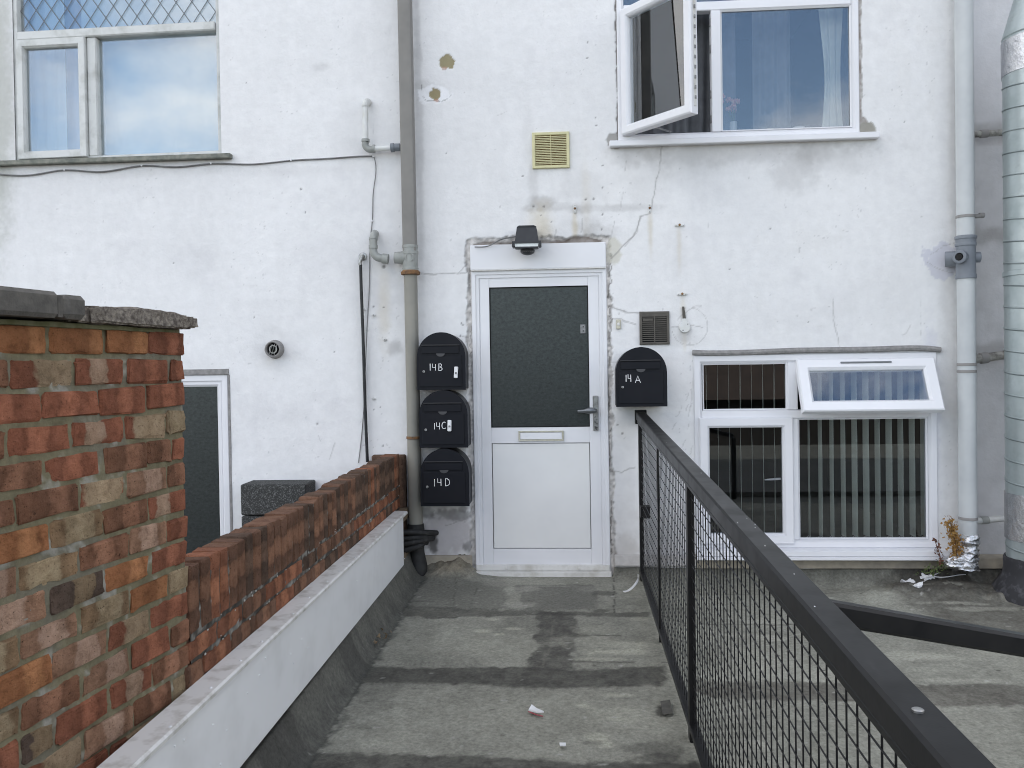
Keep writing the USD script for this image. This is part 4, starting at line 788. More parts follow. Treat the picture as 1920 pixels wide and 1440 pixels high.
# coping: mossy bed, smooth grooved cap (near), broken concrete piece (far)
def rough_block(u0, u1, n0, n1, z0, z1, amp, seed, step=.02, taper=None):
    bx3 = trimesh.creation.box((u1 - u0, n1 - n0, z1 - z0)); 
    while bx3.edges_unique_length.max() > step: bx3 = bx3.subdivide()
    v = np.array(bx3.vertices) + [(u0 + u1) / 2, (n0 + n1) / 2, (z0 + z1) / 2]
    c = np.array([(u0 + u1) / 2, (n0 + n1) / 2, (z0 + z1) / 2]); h = np.array([u1 - u0, n1 - n0, z1 - z0]) / 2
    q = (v - c) / h; ex_ = np.sum(np.abs(q) > .80, axis=1); v = c + (v - c) * (1 - .05 * np.maximum(ex_ - 1, 0))[:, None]
    if taper is not None: v = taper(v)
    d = np.stack([meshkit.fbm(v * 22 + 7 * s_, 4, seed + s_) - .5 for s_ in range(3)], 1); v = v + d * amp
    p = E0 + np.outer(v[:, 0], WD) + np.outer(v[:, 1], WN); p[:, 2] = v[:, 2]; return trimesh.Trimesh(p, bx3.faces, process=False)
zb = ZTOP + .012
uA = on_wall(128, 590)[0]; uB = on_wall(86, 590)[0]
obj('coping_bed', rough_block(.02, UL + .4, -.18, .006, ZTOP - .002, zb, .008, 300), mat('mossy_mortar', (0.10, 0.10, 0.045), (0.18, 0.17, 0.10), .95, scale=30, bump=.5), tall)
def peak(v):
    v = v.copy(); t = (v[:, 0] + .06) / (uA + .06); top = (v[:, 2] > zb + .03); v[:, 2] += np.where(top, -.012 * np.clip(.4 - t, 0, 1) / .4 - .016 * np.clip(t - .5, 0, 1) , 0); v[:, 2] -= np.where(~top & (t < .2), -.004 * (1 - t / .2), 0); return v
obj('coping_stone', rough_block(-.045, uA + .02, -.22, .035, zb, zb + .052, .014, 310, .012, peak), 'concrete_broken', tall, label='broken coping piece showing coarse aggregate')
cp = MB()
zc0, zc1 = zb + .006, zb + .070
cp.add(*wall_box(uA - .005, uB - .006, -.24, .055, zc0, zc1 - .004, .012)); cp.add(*wall_box(uB - .004, uB + .012, -.235, .046, zc0 + .003, zc1 - .008)); cp.add(*wall_box(uB + .014, UL + .5, -.24, .055, zc0, zc1, .010))
obj('coping_stone', cp, 'concrete_cap', tall, label='smooth dark grey coping with a drip groove')

# --- low brick wall with a soldier course on top
XS = -1.195; yN, yF = E0[1] - .035, -0.085
zs1 = float(np.mean([onX(362, 1055, XS)[2], onX(752, 852, XS)[2]])); zs0 = zs1 - .217
low = thing('low_brick_wall', 'low dark brick wall topped with a row of bricks on end', 'wall', (XS, yN, YARD))
RS = np.array([[0, 0, 1.0], [-1.0, 0, 0], [0, -1.0, 0]])              # local x up (brick on end), local -y = outward (+x), local z along -y
ns = int((yF - yN) / .0755)
for k in range(ns):
    yc = yN + .04 + (yF - yN - .05) * (k + .5) / ns
    t_ = rng.random(); nm_ = 'soldier_red' if (k in (2, 3) or t_ < .05) else ('soldier_brown' if t_ < .5 else 'soldier_dark')
    if k in (0, 1): nm_ = 'soldier_brown'
    rot = RS @ trimesh.transformations.rotation_matrix(rng.normal(0, .012), [1, 0, 0])[:3, :3]
    dz = rng.normal(0, .0022) - (.010 if k in (16, 17, 21) else 0)
    brick(low, nm_, (XS + rng.uniform(-.002, .0015), yc, (zs0 + zs1) / 2 + dz), None, rot, (.217, .105, .0692), n=(6, 2), jitter=.0030, chip=.01 if rng.random() < .4 else 0)
RB = np.array([[0, 1.0, 0], [-1.0, 0, 0], [0, 0, 1.0]])
for r_i in range(3):
    zc = zs0 - .014 - .0325 - r_i * .0775; y = yN + .02 + (0 if r_i % 2 == 0 else -.115)
    while y < yF - .02:
        L = .213; y2 = min(y + L, yF); ya = max(y, yN + .01)
        if y2 - ya > .05: brick(low, ['soldier_red', 'soldier_brown', 'soldier_dark', 'soldier_brown'][rng.integers(0, 4)], (XS + rng.uniform(-.003, .003), (ya + y2) / 2, zc), None, RB, (y2 - ya, .1, .064), n=(5, 2), jitter=.0025)
        y += .224
U, V, Q = grid(E0[1] + .012, yF + .06, YARD, zs1 - .016, .012)
mo = Paint(U, V, (0.085, 0.078, 0.066)); mo.c *= (1 + .8 * mo.nm + .8 * mo.nf)[:, None]
e = np.exp(-((V - zs0 + .006) / .012) ** 2) + .5 * np.exp(-((V - zs0 + .084) / .012) ** 2); m = np.clip(e * sstep(-.05, .15, mo.nm + mo.nf), 0, 1)[:, None] * .6
m = np.maximum(m, sstep(.22, .3, mo.nf + .6 * mo.nm)[:, None] * .6); mo.c = mo.c * (1 - m) + np.array([0.40, 0.39, 0.35]) * m
obj('mortar_joints', trimesh.Trimesh(np.c_[XS - .006 + .010 * mo.nf + .006 * mo.nm, U, V], tri(Q), process=False), 'mortar', low, smooth=True, col=np.clip(mo.c, .01, .6), fix=False)
obj('wall_core', MB().box(XS - .10, XS - .014, E0[1] + .01, yF + .06, YARD, zs1 - .015).box(XS - .20, XS + .04, yF + .001, -.02, YARD, zs1 - .01, .01), 'soldier_dark', low, smooth=False)
fl_ = MB()
for k in range(45):
    y = rng.uniform(yN + .05, yF - .02); z = zs0 - .005 + rng.normal(0, .006) if rng.random() < .6 else zs0 - .083 + rng.normal(0, .005)
    r = rng.uniform(.002, .005); s_ = trimesh.creation.icosphere(0, r); s_.apply_scale([.5, 1.4, 1]); s_.apply_translation([XS + .001, y, z]); fl_.mesh(s_)
obj('mortar_flecks', fl_, mat('lime_fleck', (0.48, 0.47, 0.43), None, .9), low, smooth=True)

# --- concrete capped pier in the yard
c0 = onY(474, 901, .0)[0]; c1 = onY(592, 899, 0)[0]; zp = float(onY(500, 901, 0.0)[2]) + .005
pier = thing('concrete_pier', 'dark speckled concrete block pier beside the lower door', 'pier', ((c0 + c1) / 2, -.11, YARD))
obj('cap_block', MB().box(c0, c1, -.23, -.002, zp - .215, zp, .008), 'pier_block', pier)
obj('pier_shaft', MB().box(c0 + .002, c1 - .002, -.227, -.002, YARD, zp - .223, .006), 'pier_block', pier)

# ------------------------------------------------------------------ white fascia along the walkway
fb = thing('white_fascia', 'long white plastic fascia board fixed along the low brick wall', 'fascia board', (-1.12, -2.6, .08))
zf1, zf0 = float(np.mean([onX(500, 1202, -1.12)[2], onX(757, 960, -1.12)[2]])), float(np.mean([onX(447, 1440, -1.12)[2], onX(757, 1062, -1.12)[2]]))
obj('fascia_board', MB().box(-1.136, -1.120, -5.0, float(onX(756.5, 1000, -1.12)[1]), zf0, zf1 - .006, .002), 'fascia_plastic', fb)
lip = prism([(-1.192, zf1 + .006), (-1.192, zf1 - .004), (-1.114, zf1 - .010), (-1.110, zf1 - .016), (-1.104, zf1 - .014), (-1.103, zf1 - .002), (-1.110, zf1 + .004)], 0, 1)
ylip = float(onX(763, 958, -1.108)[1]); lv_ = lip[0].copy(); lv_[:, 1] = np.where(lv_[:, 1] > .5, ylip, -3.93)
obj('lip_trim', (lv_, lip[1]), 'fascia_lip', fb)
lv_ = lip[0].copy(); lv_[:, 1] = np.where(lv_[:, 1] > .5, -3.934, -5.0); lv_[:, 2] -= .002
obj('lip_trim', (lv_, lip[1]), 'fascia_lip', fb)
nl = MB()
for k in range(15):
    y = -.35 - k * .25 + rng.normal(0, .03)
    s_ = trimesh.creation.icosphere(1, .0055); s_.apply_scale([1, 1, .6]); s_.apply_translation([-1.124 + rng.normal(0, .004), y, zf1 + .005]); nl.mesh(s_)
for k in range(26):
    s_ = trimesh.creation.icosphere(0, rng.uniform(.002, .0045)); s_.apply_translation([-1.1196, rng.uniform(-3.9, -.2), rng.uniform(zf0 + .02, zf1 - .04)]); nl.mesh(s_)
obj('nail_heads', nl, 'paper', fb, kind='stuff')
obj('trim_groove', MB().box(-1.1200, -1.1194, -3.93, ylip - .09, zf1 - .0235, zf1 - .0205), 'cable_grey', fb)
obj('timber_batten', MB().box(-1.188, -1.138, -4.9, -.06, zf1 - .075, zf1 - .006).box(-1.188, -1.138, -4.9, -.045, zf0 + .002, zf0 + .05), 'timber', fb)

# ------------------------------------------------------------------ pipes
def pipe(pts, r, n=20): return MB().tube(pts, r, n)
# left downpipe
xd0, xd1 = float(onY(759, 0, .06)[0]), float(onY(779, 930, .06)[0]); dP = .075
pc = lambda py, d=dP: np.array([onY(759 + (py / 930.) * 19.5, py, d)[0], -d, onY(768, py, d)[2]])
dp = thing('grey_downpipe', 'grey brown downpipe beside the front door with a branch fitting', 'downpipe', pc(1060))
up = MB(); a, b_ = pc(-200), pc(478); w_, dd = .048, .042
v, f = bbox(-w_, w_, -dd, dd, 0, 1, .0); v2 = []
ov = np.array([(w_ * (abs(math.cos(t)) ** .35) * np.sign(math.cos(t)), dd * (abs(math.sin(t)) ** .35) * np.sign(math.sin(t))) for t in np.linspace(0, 2 * np.pi, 32, endpoint=False)])
def sq_pipe(p0, p1, ov): 
    V_ = np.vstack([np.c_[ov + [p[0], p[1]], np.full(len(ov), p[2])] for p in (p0, p1)]); n_ = len(ov)
    return V_, [(i, (i + 1) % n_, n_ + (i + 1) % n_, n_ + i) for i in range(n_)] + [tuple(range(n_))[::-1], tuple(range(n_, 2 * n_))]
obj('upper_pipe', sq_pipe(a, b_, ov), 'downpipe', dp)
j0, j1 = pc(458), pc(508)
ft = MB().add(*lathe([(.048, 0), (.056, .002), (.058, .03), (.055, .034), (.055, .125), (.058, .128), (.058, .146), (.053, .15), (.053, .17), (.056, .173), (.056, .19), (.05, .192)], pc(511), (0, 0, 1), 28))
c = pc(484); ft.add(*lathe([(.030, 0), (.032, .052), (.029, .055), (.024, .055), (.022, .048)], c + [.004, -.0, 0], (0, -1, 0), 20))
br = onY(708, 482, .075); ft.add(*lathe([(.048, 0), (.048, .06), (.044, .062), (.040, .11)], c, unit(br - c) , 20))
obj('branch_fitting', ft, 'pipe_fitting', dp)
bend = [onY(703, 440, .02), onY(702, 440, .06), onY(700, 449, .078), onY(700, 462, .08), onY(701, 474, .08), onY(706, 481, .08), onY(714, 484, .078), onY(726, 486, .076)]
obj('swept_bend', MB().tube(spline(bend, 5), .0285, 16).tube([onY(700, 460, .08), onY(700, 466, .08)], .032, 16).tube([onY(700, 446, .076), onY(700, 450, .08)], .0315, 16).tube([onY(717, 484.5, .077), onY(728, 486, .076)], .036, 16), 'pipe_fitting', dp)
obj('rust_collar', MB().add(*lathe([(.056, 0), (.066, .004), (.068, .022), (.058, .030), (.052, .050)], pc(516), (0, 0, 1), 26)), 'rust_collar', dp)
a, b_ = pc(512), pc(990); lo = MB().tube([a, (a + b_) / 2, b_], [.047, .048, .050], 26); obj('lower_pipe', lo, 'downpipe_lower', dp)
obj('pipe_band', MB().add(*lathe([(.050, 0), (.0535, .002), (.0535, .018), (.050, .020)], pc(823), (0, 0, 1), 24)), 'rust_collar', dp)
gu = MB().tube(spline([pc(982), pc(1000), pc(1030) + [.004, .01, 0], pc(1055) + [.010, .012, 0], np.r_[pc(1075)[:2] + [.014, .01], -.02]], 5), [.056 + .006 * math.sin(i * .5) for i in range(21)], 18)
obj('black_gully', gu, 'black_tar', dp, label='black gully bend at the foot')
# four black pipes
for k, (ya, yb_, xe, r) in enumerate([(998, 999, 818, .019), (1010, 1006, 812, .018), (1020, 1010, 811, .019), (1032, 1017, 800, .020)]):
    p = [onY(728, ya + 4, .19), onY(757, ya, .185), onY(785, (ya + yb_) / 2 - .5, .165), onY(xe - 5, yb_, .07), onY(xe, yb_, -.01)]
    t = thing('black_pipe', ['topmost of the four black pipes entering the wall by the gully', 'second from the top of the four black pipes by the gully', 'third from the top of the four black pipes by the gully', 'lowest of the four black pipes entering the wall by the gully'][k], 'pipe', p[1], group='black pipes entering the wall')
    obj('pipe', MB().tube(spline(p, 5), r, 14), 'black_rubber', t)
# white soil pipe on the right
sp = lambda py, d=.115: np.array([onY(1807 + py / 970. * 8, py, d)[0], -d, onY(1812, py, d)[2]])
RSP = .056
so = thing('white_soil_pipe', 'tall off white soil pipe at the right end of the wall', 'pipe', sp(1060))
obj('pipe_upper', MB().tube([sp(-250), sp(450)], RSP, 28), 'soil_pipe', so); obj('pipe_lower', MB().tube([sp(520), sp(1010)], RSP, 28), 'soil_pipe', so)
ft = MB().add(*lathe([(.056, 0), (.064, .002), (.064, .028), (.060, .034), (.060, .215), (.065, .22), (.065, .236), (.062, .24), (.062, .262), (.067, .266), (.067, .284), (.058, .288)], sp(523), (0, 0, 1), 30))
c = sp(483); ft.add(*lathe([(.044, 0), (.044, .085), (.038, .088), (.026, .088), (.022, .05)], c + [-.01, 0, 0], unit([-.75, -.75, 0]), 20)); ft.add(*lathe([(.036, 0), (.036, .085), (.030, .088)], c, (1, -.1, 0), 18)); ft.add(*lathe([(.052, 0), (.052, .10), (.048, .102)], c + [-.01, 0.03, 0], unit([-1, .5, 0]), 20))
obj('branch_fitting', ft, 'soil_grey', so)
obj('open_socket', MB().add(*lathe([(.021, 0), (.021, .01)], c + [-.01, 0, 0] + unit([-.75, -.75, 0]) * .080, unit([-.75, -.75, 0]), 16)), 'dark_void', so)
for py in (409, 686, 699, 974): obj('pipe_clip', MB().add(*lathe([(.0565, 0), (.0595, .001), (.0595, .017 if py != 974 else .010), (.0565, .019)], sp(py), (0, 0, 1), 28)), 'soil_band', so)
obj('clip_arm', MB().box(sp(405)[0] + .04, sp(405)[0] + .10, -.12, -.09, sp(408)[2] - .004, sp(408)[2] + .022, .006).add(*lathe([(.018, 0), (.018, .03), (.012, .034)], np.array([sp(404)[0] + .095, -.10, sp(404)[2]]), (1, 0, 0), 12)), 'soil_band', so)
fo = spline([sp(1000), sp(1020) + [0, -.002, 0], sp(1035) + [-.008, -.006, 0], sp(1052) + [-.022, -.015, 0], sp(1068) + [-.03, -.03, 0]], 8)
fm = trimesh.Trimesh(*[np.asarray(q) if i == 0 else tri(q) for i, q in enumerate(tube(fo, [.058 + rng.uniform(-.003, .006) + .0005 * i for i in range(len(fo))], 40))], process=False)
fm.vertices += (np.stack([meshkit.fbm(fm.vertices * 30 + 3 * s_, 3, 400 + s_) - .5 for s_ in range(3)], 1)) * .034
obj('foil_wrap', fm, 'foil', so, label='crumpled silver foil tape round the foot')
# waste pipes crossing to the duct
for k, (xa, ya, xb, yb_, r, lab) in enumerate([(1826, 252, 1905, 247, .022, 'short dirty waste pipe at the top, behind the duct'), (1826, 674, 1905, 662, .030, 'dirty waste pipe between the soil pipe and duct at window head height'), (1828, 977, 1905, 970, .021, 'cream waste pipe near the roof between soil pipe and duct')]):
    p = [onY(xa, ya, .02), onY((xa + xb) / 2, (ya + yb_) / 2, .015), onY(xb, yb_, .01)]
    t = thing('waste_pipe', lab, 'pipe', p[0]); obj('pipe', MB().tube(p, r, 14), 'waste_dirty' if k < 2 else 'waste_white', t)
    q = [p[0] + (p[2] - p[0]) * s_ for s_ in (.15, .32)]; obj('coupling', MB().tube(q, r * 1.28, 14), 'soil_band' if k != 2 else 'pipe_fitting', t)
# spiral duct
dc = lambda py: np.array([onY(1962, py, .30)[0], -.30, onY(1925, py, .30)[2]]); RD_ = .208
x_l = float(onY(1886, 600, .30)[0]); dcx = x_l + RD_ * 1.06
zt_, zb_ = float(onY(1890, 72, .3)[2]), float(onY(1895, 1046, .3)[2])
du = thing('spiral_duct', 'large galvanised spiral duct at the right edge of the wall', 'duct', (dcx, -.30, 0))
prof = [(RD_, 0)]; 
obj('duct_tube', MB().add(*lathe([(RD_, zb_), (RD_, zt_ - .25), (RD_ + .003, zt_ - .24), (RD_ + .003, zt_), (RD_, zt_ + .004)], (dcx, -.30, 0), (0, 0, 1), 64)), 'duct_metal', du)
obj('reducing_cone', MB().add(*lathe([(RD_ + .001, zt_ + .005), (RD_ + .004, zt_ + .012), (.115, zt_ + .36), (.112, zt_ + 1.6)], (dcx, -.30, 0), (0, 0, 1), 64)), 'duct_metal', du)
hel = []; pitch = .141; nT = int((zt_ - .25 - zb_) / pitch * 48)
for i in range(nT):
    t = i / 48 * 2 * np.pi; hel.append((dcx + (RD_ + .0008) * math.cos(-t), -.30 + (RD_ + .0008) * math.sin(-t), zb_ + pitch * i / 48))
obj('spiral_seam', MB().tube(hel, .0042, 6), 'duct_metal', du)
hel = [(x, y, z - .006) for x, y, z in hel]; obj('seam_shadow_groove', MB().tube([(dcx + (x - dcx) * .993, -.3 + (y + .3) * .993, z) for x, y, z in hel], .0042, 5), 'duct_seam_shade', du)  # dark strip just below the seam, the ridge's shade put in as colour
for z0_, z1_ in ((zt_ - .235, zt_ - .01), (float(onY(1895, 518, .3)[2]), float(onY(1895, 508, .3)[2])), (zb_ + .12, zb_ + .42)):
    obj('foil_tape', MB().add(*lathe([(RD_ + .004, z0_), (RD_ + .007, z0_ + .002), (RD_ + .007, (z0_ + z1_) / 2), (RD_ + .007, z1_ - .002), (RD_ + .004, z1_)], (dcx, -.30, 0), (0, 0, 1), 64)), 'foil' if z1_ - z0_ > .1 else 'duct_metal', du)
ck = trimesh.Trimesh(*[np.asarray(q) if i == 0 else tri(q) for i, q in enumerate(lathe([(RD_ + .10, -.12), (RD_ + .085, -.02), (RD_ + .030, .07), (RD_ + .014, .12), (RD_ + .010, zb_ - .01), (RD_ + .008, zb_ + .004)], (dcx, -.30, 0), (0, 0, 1), 64))], process=False)
ck.vertices += (np.stack([meshkit.fbm(ck.vertices * 18 + 3 * s_, 3, 420 + s_) - .5 for s_ in range(3)], 1)) * .03
obj('felt_collar', ck, mat('tar_collar', (0.022, 0.022, 0.025), (0.10, 0.10, 0.11), .6, scale=20, bump=.6, bscale=30, contrast=(.5, .75)), du)

# white waste pipe upper left
wp_ = thing('white_waste_pipe', 'small white waste pipe dropping and turning into the grey downpipe', 'pipe', onY(686, 278, .05))
w_d = .055
obj('vertical_pipe', MB().tube([onY(685, 196, w_d), onY(685.5, 264, w_d)], .0205, 16), 'waste_white', wp_)
obj('top_elbow', MB().tube(spline([onY(690, 192, -.01), onY(688, 191, .03), onY(685.5, 193, .052), onY(685, 199, w_d)], 5), .0255, 16), 'waste_white', wp_)
obj('corner_elbow', MB().tube(spline([onY(685.5, 266, w_d), onY(686, 275, w_d), onY(690, 279, w_d), onY(700, 279, w_d)], 5), .024, 16).tube([onY(685.5, 261, w_d), onY(685.5, 266, w_d)], .029, 16).tube([onY(699, 279, w_d), onY(703, 279, w_d)], .029, 16), 'pipe_fitting', wp_)
obj('horizontal_pipe', MB().tube([onY(702, 279, w_d), onY(738, 277, w_d)], .0205, 16), 'waste_white', wp_)
obj('end_coupling', MB().tube([onY(733, 277, w_d), onY(739, 276.6, w_d)], .031, 16).tube([onY(739, 276.6, w_d), onY(750, 276, w_d)], .027, 16), 'waste_grey', wp_)
# insulated black pipe with a steel elbow
bp = thing('black_insulated_pipe', 'thin black lagged pipe running down the white wall to the low wall', 'pipe', onY(687, 860, .03))
pts = [onY(676, 496, .035), onY(678, 560, .03), onY(681, 640, .028), (onY(684, 740, .03)), onY(687, 820, .03), onY(689, 866, .03)]
obj('lagging', MB().tube(spline(pts, 8), .0115, 12), 'cable_black', bp)
obj('steel_elbow', MB().tube(spline([onY(680, 481, -.005), onY(679, 482, .03), onY(676.5, 487, .036), onY(676, 497, .035)], 5), .0125, 12).add(*lathe([(.030, 0), (.028, .006), (.020, .008)], onY(680, 481, .004), (0, -1, 0), 16)), 'steel', bp)
# cables
def cable(name, label, px, r, m, d=.006, clips=(), k=8):
    P = [onY(x, y, d) for x, y in px]; t = thing(name, label, 'cable', P[0]); obj('cable_run', MB().tube(spline(P, k), r, 8), m, t)
    for (x, y) in clips:
        c = onY(x, y, d); obj('cable_clip', MB().box(c[0] - .006, c[0] + .006, -d - .010, .0, c[2] - .005, c[2] + .009, .003), 'paper', t)
    return t
cable('telephone_cable', 'slack dark cable clipped below the old timber window', [(-60, 322), (0, 327), (60, 328), (121, 319), (190, 322), (266, 311), (330, 313), (396, 307), (470, 308), (546, 301), (620, 297), (680, 293), (699, 293)], .0055, 'cable_grey', clips=[(121, 319), (266, 311), (396, 307), (546, 301), (700, 294)])
cable('thin_cable', 'thin grey cable dropping from the clip past the grey bend', [(701, 294), (704, 305), (700, 360), (698, 415), (695, 440), (693, 520), (689, 600), (685, 700), (681, 780), (672, 868)], .0030, 'cable_grey', clips=[(698, 415), (684, 581), (685, 797)])
# boiler flue, stub pipes
fc = onY(516, 655, 0)
fu = thing('boiler_flue', 'small round boiler flue outlet in the white wall above the lower door', 'flue', fc)
obj('flue_ring', MB().add(*lathe([(.066, -.01), (.068, .004), (.060, .020), (.058, .055), (.052, .058), (.046, .050), (.046, .0)], fc, (0, -1, 0), 28)), 'soil_band', fu)
obj('flue_throat', MB().add(*lathe([(.0455, .004), (.0455, .012)], fc, (0, -1, 0), 24)), 'dark_void', fu)
gb = MB()
for q in (-.018, .0, .018): gb.tube([fc + [q - .012, -.040, -.038], fc + [q + .012, -.040, .038]], .0022, 5)
gb.add(*lathe([(.028, .038), (.030, .044), (.024, .044), (.024, .038)], fc, (0, -1, 0), 16))
obj('flue_guard', gb, 'steel', fu)
for k, (x, y) in enumerate([(722, 637), (701, 591), (702, 748)]):
    c = onY(x, y); t = thing('cable_saddle', ['small white saddle clip beside the grey downpipe', 'small white saddle clip just right of the black lagged pipe', 'lower small white clip right of the black lagged pipe'][k], 'clip', c); obj('saddle', MB().box(c[0] - .011, c[0] + .011, -.012, .0, c[2] - .007, c[2] + .007, .003), 'waste_white', t)
    obj('saddle_screw', MB().box(c[0] - .004, c[0] + .004, -.0135, -.0122, c[2] - .004, c[2] + .004, .001), 'dull_zinc', t)

# ------------------------------------------------------------------ vents, lamp, bell, brackets
x0, x1, z0, z1 = rect(998, 248, 1068, 316)
cv = thing('cream_vent_grille', 'square cream louvred vent grille above the floodlight', 'vent', ((x0 + x1) / 2, 0, z0))
obj('vent_frame', MB().add(*ring(x0, x1, z0, z1, [(0, -.005), (0, .008), (.004, .014), (.018, .014), (.022, .010), (.022, -.005)])), 'cream_plastic', cv)
obj('vent_back', MB().box(x0 + .01, x1 - .01, -.004, .0, z0 + .01, z1 - .01), mat('vent_shade', (0.20, 0.13, 0.05), None, .9), cv)
nS = 17
for k in range(nS):
    zc = z0 + .026 + (z1 - z0 - .052) * (k + .5) / nS; v, f = bbox(x0 + .0225, x1 - .0225, -.011, -.003, zc - .0028, zc + .0022); v[:, 2] += (v[:, 1] + .011) * .3; obj('slat', (v, f), 'cream_plastic', cv, smooth=False)
obj('vent_mullion', MB().box((x0 + x1) / 2 - .002, (x0 + x1) / 2 + .002, -.0135, -.0112, z0 + .022, z1 - .022), 'cream_plastic', cv)
x0, x1, z0, z1 = rect(1199, 584, 1255, 646)
bv = thing('brown_air_vent', 'brown louvred air vent with a broken slat above the right mailbox', 'vent', ((x0 + x1) / 2, 0, z0))
obj('vent_frame', MB().add(*ring(x0, x1, z0, z1, [(0, -.005), (.0, .010), (.006, .016), (.016, .016), (.018, .012), (.018, -.005)])).box(x0 + .016, x1 - .016, -.0145, .0, z1 - .036, z1 - .0165), 'brown_vent', bv)
obj('vent_back', MB().box(x0 + .01, x1 - .01, -.004, .0, z0 + .01, z1 - .01), 'dark_void', bv)
nS = 12
for k in range(nS):
    zc = z0 + .022 + (z1 - z0 - .060) * (k + .5) / nS
    for s_ in (0, 1):
        if k == nS - 2 and s_ == 0: continue
        xa, xb = (x0 + .0185, (x0 + x1) / 2 - .004) if s_ == 0 else ((x0 + x1) / 2 + .004, x1 - .0185); obj('slat', MB().box(xa, xb, -.0135, -.004, zc - .0035, zc + .0030), 'brown_vent', bv, smooth=False)
obj('vent_mullion', MB().box((x0 + x1) / 2 - .0035, (x0 + x1) / 2 + .0035, -.0155, -.004, z0 + .0185, z1 - .0365), 'brown_vent', bv)
obj('broken_slat', MB().box(x0 + .022, (x0 + x1) / 2 - .006, -.012, -.006, z1 - .066, z1 - .050, .002), 'brown_vent', bv)
# floodlight: tapered back, hood, glass and sensor
dL = .12
lc = onY(988, 447, dL)
lm = thing('black_floodlight', 'black floodlight with a motion sensor over the front door', 'floodlight', lc)
def taper(x_b, x_t, y0, y1, z0, z1, sk=0.0):
    v = np.array([(s * (x_t if b else x_b), y, z1 if b else z0) for b in (0, 1) for s in (-1, 1) for y in (y0, y1)], float) + [lc[0], 0, 0]; v[:, 1] += sk * (v[:, 2] - z0)
    h = _hull(v); return v, h
s_ = 1 / 280.
zt_l, zm, zb_l = float(onY(988, 424, dL)[2]), float(onY(988, 455, dL)[2]), float(onY(988, 465, dL)[2])
bo = MB().add(*taper(.082, .066, -dL - .05, -.03, zm, zt_l - .008, .15)); bo.add(*taper(.066, .050, -dL - .04, -.035, zt_l - .009, zt_l, .3))
obj('lamp_housing', bo, 'lamp_body', lm)
fr = MB().add(*taper(.100, .098, -dL - .075, -dL + .01, zm - .014, zm + .002)); fr.box(lc[0] - .10, lc[0] - .080, -dL - .08, -dL - .0, zb_l - .002, zm - .0145, .004).box(lc[0] + .080, lc[0] + .10, -dL - .08, -dL - .0, zb_l - .002, zm - .0145, .004).box(lc[0] - .0795, lc[0] + .0795, -dL - .08, -dL - .01, zb_l - .012, zb_l - .001, .003)
obj('lamp_bezel', fr, 'lamp_body', lm)
gl_ = np.array([(lc[0] - .084, -dL - .07, zm - .012), (lc[0] + .084, -dL - .07, zm - .012), (lc[0] + .078, -dL - .076, zb_l), (lc[0] - .078, -dL - .076, zb_l)]); gl_ = np.vstack([gl_, gl_ + [0, .01, 0]])
obj('lamp_glass', (gl_, _hull(gl_)), 'lamp_glass', lm)
sn = MB().add(*lathe([(.02, .012), (.046, .008), (.050, -.008), (.046, -.022), (.030, -.032), (.012, -.036)], np.array([lc[0] + .003, -dL + .005, zb_l - .012]), (0, 0, 1), 20)); obj('motion_sensor', sn, 'lamp_body', lm)
obj('sensor_lens_rim', MB().tube([(lc[0] + .003 + .045 * math.cos(t), -dL + .005 - .045 * math.sin(t), zb_l - .030) for t in np.linspace(.15, 2.99, 16)], .0022, 6), 'steel', lm)
obj('wall_bracket', MB().box(lc[0] - .03, lc[0] + .03, -.07, .0, zm - .01, zm + .03, .004), 'lamp_body', lm)
cable('lamp_cable', 'short grey cable looping from the door corner to the floodlight', [(890, 463), (905, 463), (919, 460), (935, 451), (958, 445), (968, 443)], .0042, 'cable_grey', d=.03)
# doorbell
x0, x1, z0, z1 = rect(1155, 599, 1164, 617)
db = thing('doorbell', 'small cream doorbell push on the wall right of the door', 'doorbell', ((x0 + x1) / 2, 0, z0))
obj('bell_plate', MB().box(x0, x1, -.016, .0, z0, z1, .004), 'bell_cream', db)
obj('bell_button', MB().add(*lathe([(.012, .0155), (.012, .017), (.009, .017), (.009, .0165), (.007, .0195), (.003, .020)], np.array([(x0 + x1) / 2, 0, (z0 + z1) / 2]), (0, -1, 0), 16)), 'grubby_white', db)
# keyhole shaped hook
hk = thing('white_wall_hook', 'white round hook plate with a dark strap beside the brown vent', 'hook', onY(1283, 612))
c = onY(1283.5, 613); obj('hook_plate', MB().add(*lathe([(.040, 0), (.040, .010), (.037, .013), (.005, .013)], c, (0, -1, 0), 28)).add(*prism([(c[0] - .022, c[2] + .03), (c[0] + .022, c[2] + .03), (c[0] + .012, c[2] + .058), (c[0] - .014, c[2] + .058)], -.012, 0)), 'waste_white', hk)
c2 = onY(1281, 576); obj('hook_strap', MB().add(*prism([(c2[0] - .008, c2[2] + .004), (c2[0] + .006, c2[2] + .004), (c[0] + .010, c[2] + .0585), (c[0] - .013, c[2] + .0585)], -.008, 0)), 'brown_vent', hk)
sc = MB()
for dx_, dz_ in ((-.012, -.024), (.020, .018)): sc.add(*lathe([(.0045, .0125), (.0045, .0145)], c + [dx_, 0, dz_], (0, -1, 0), 8))
obj('hook_screws', sc, 'dull_zinc', hk)
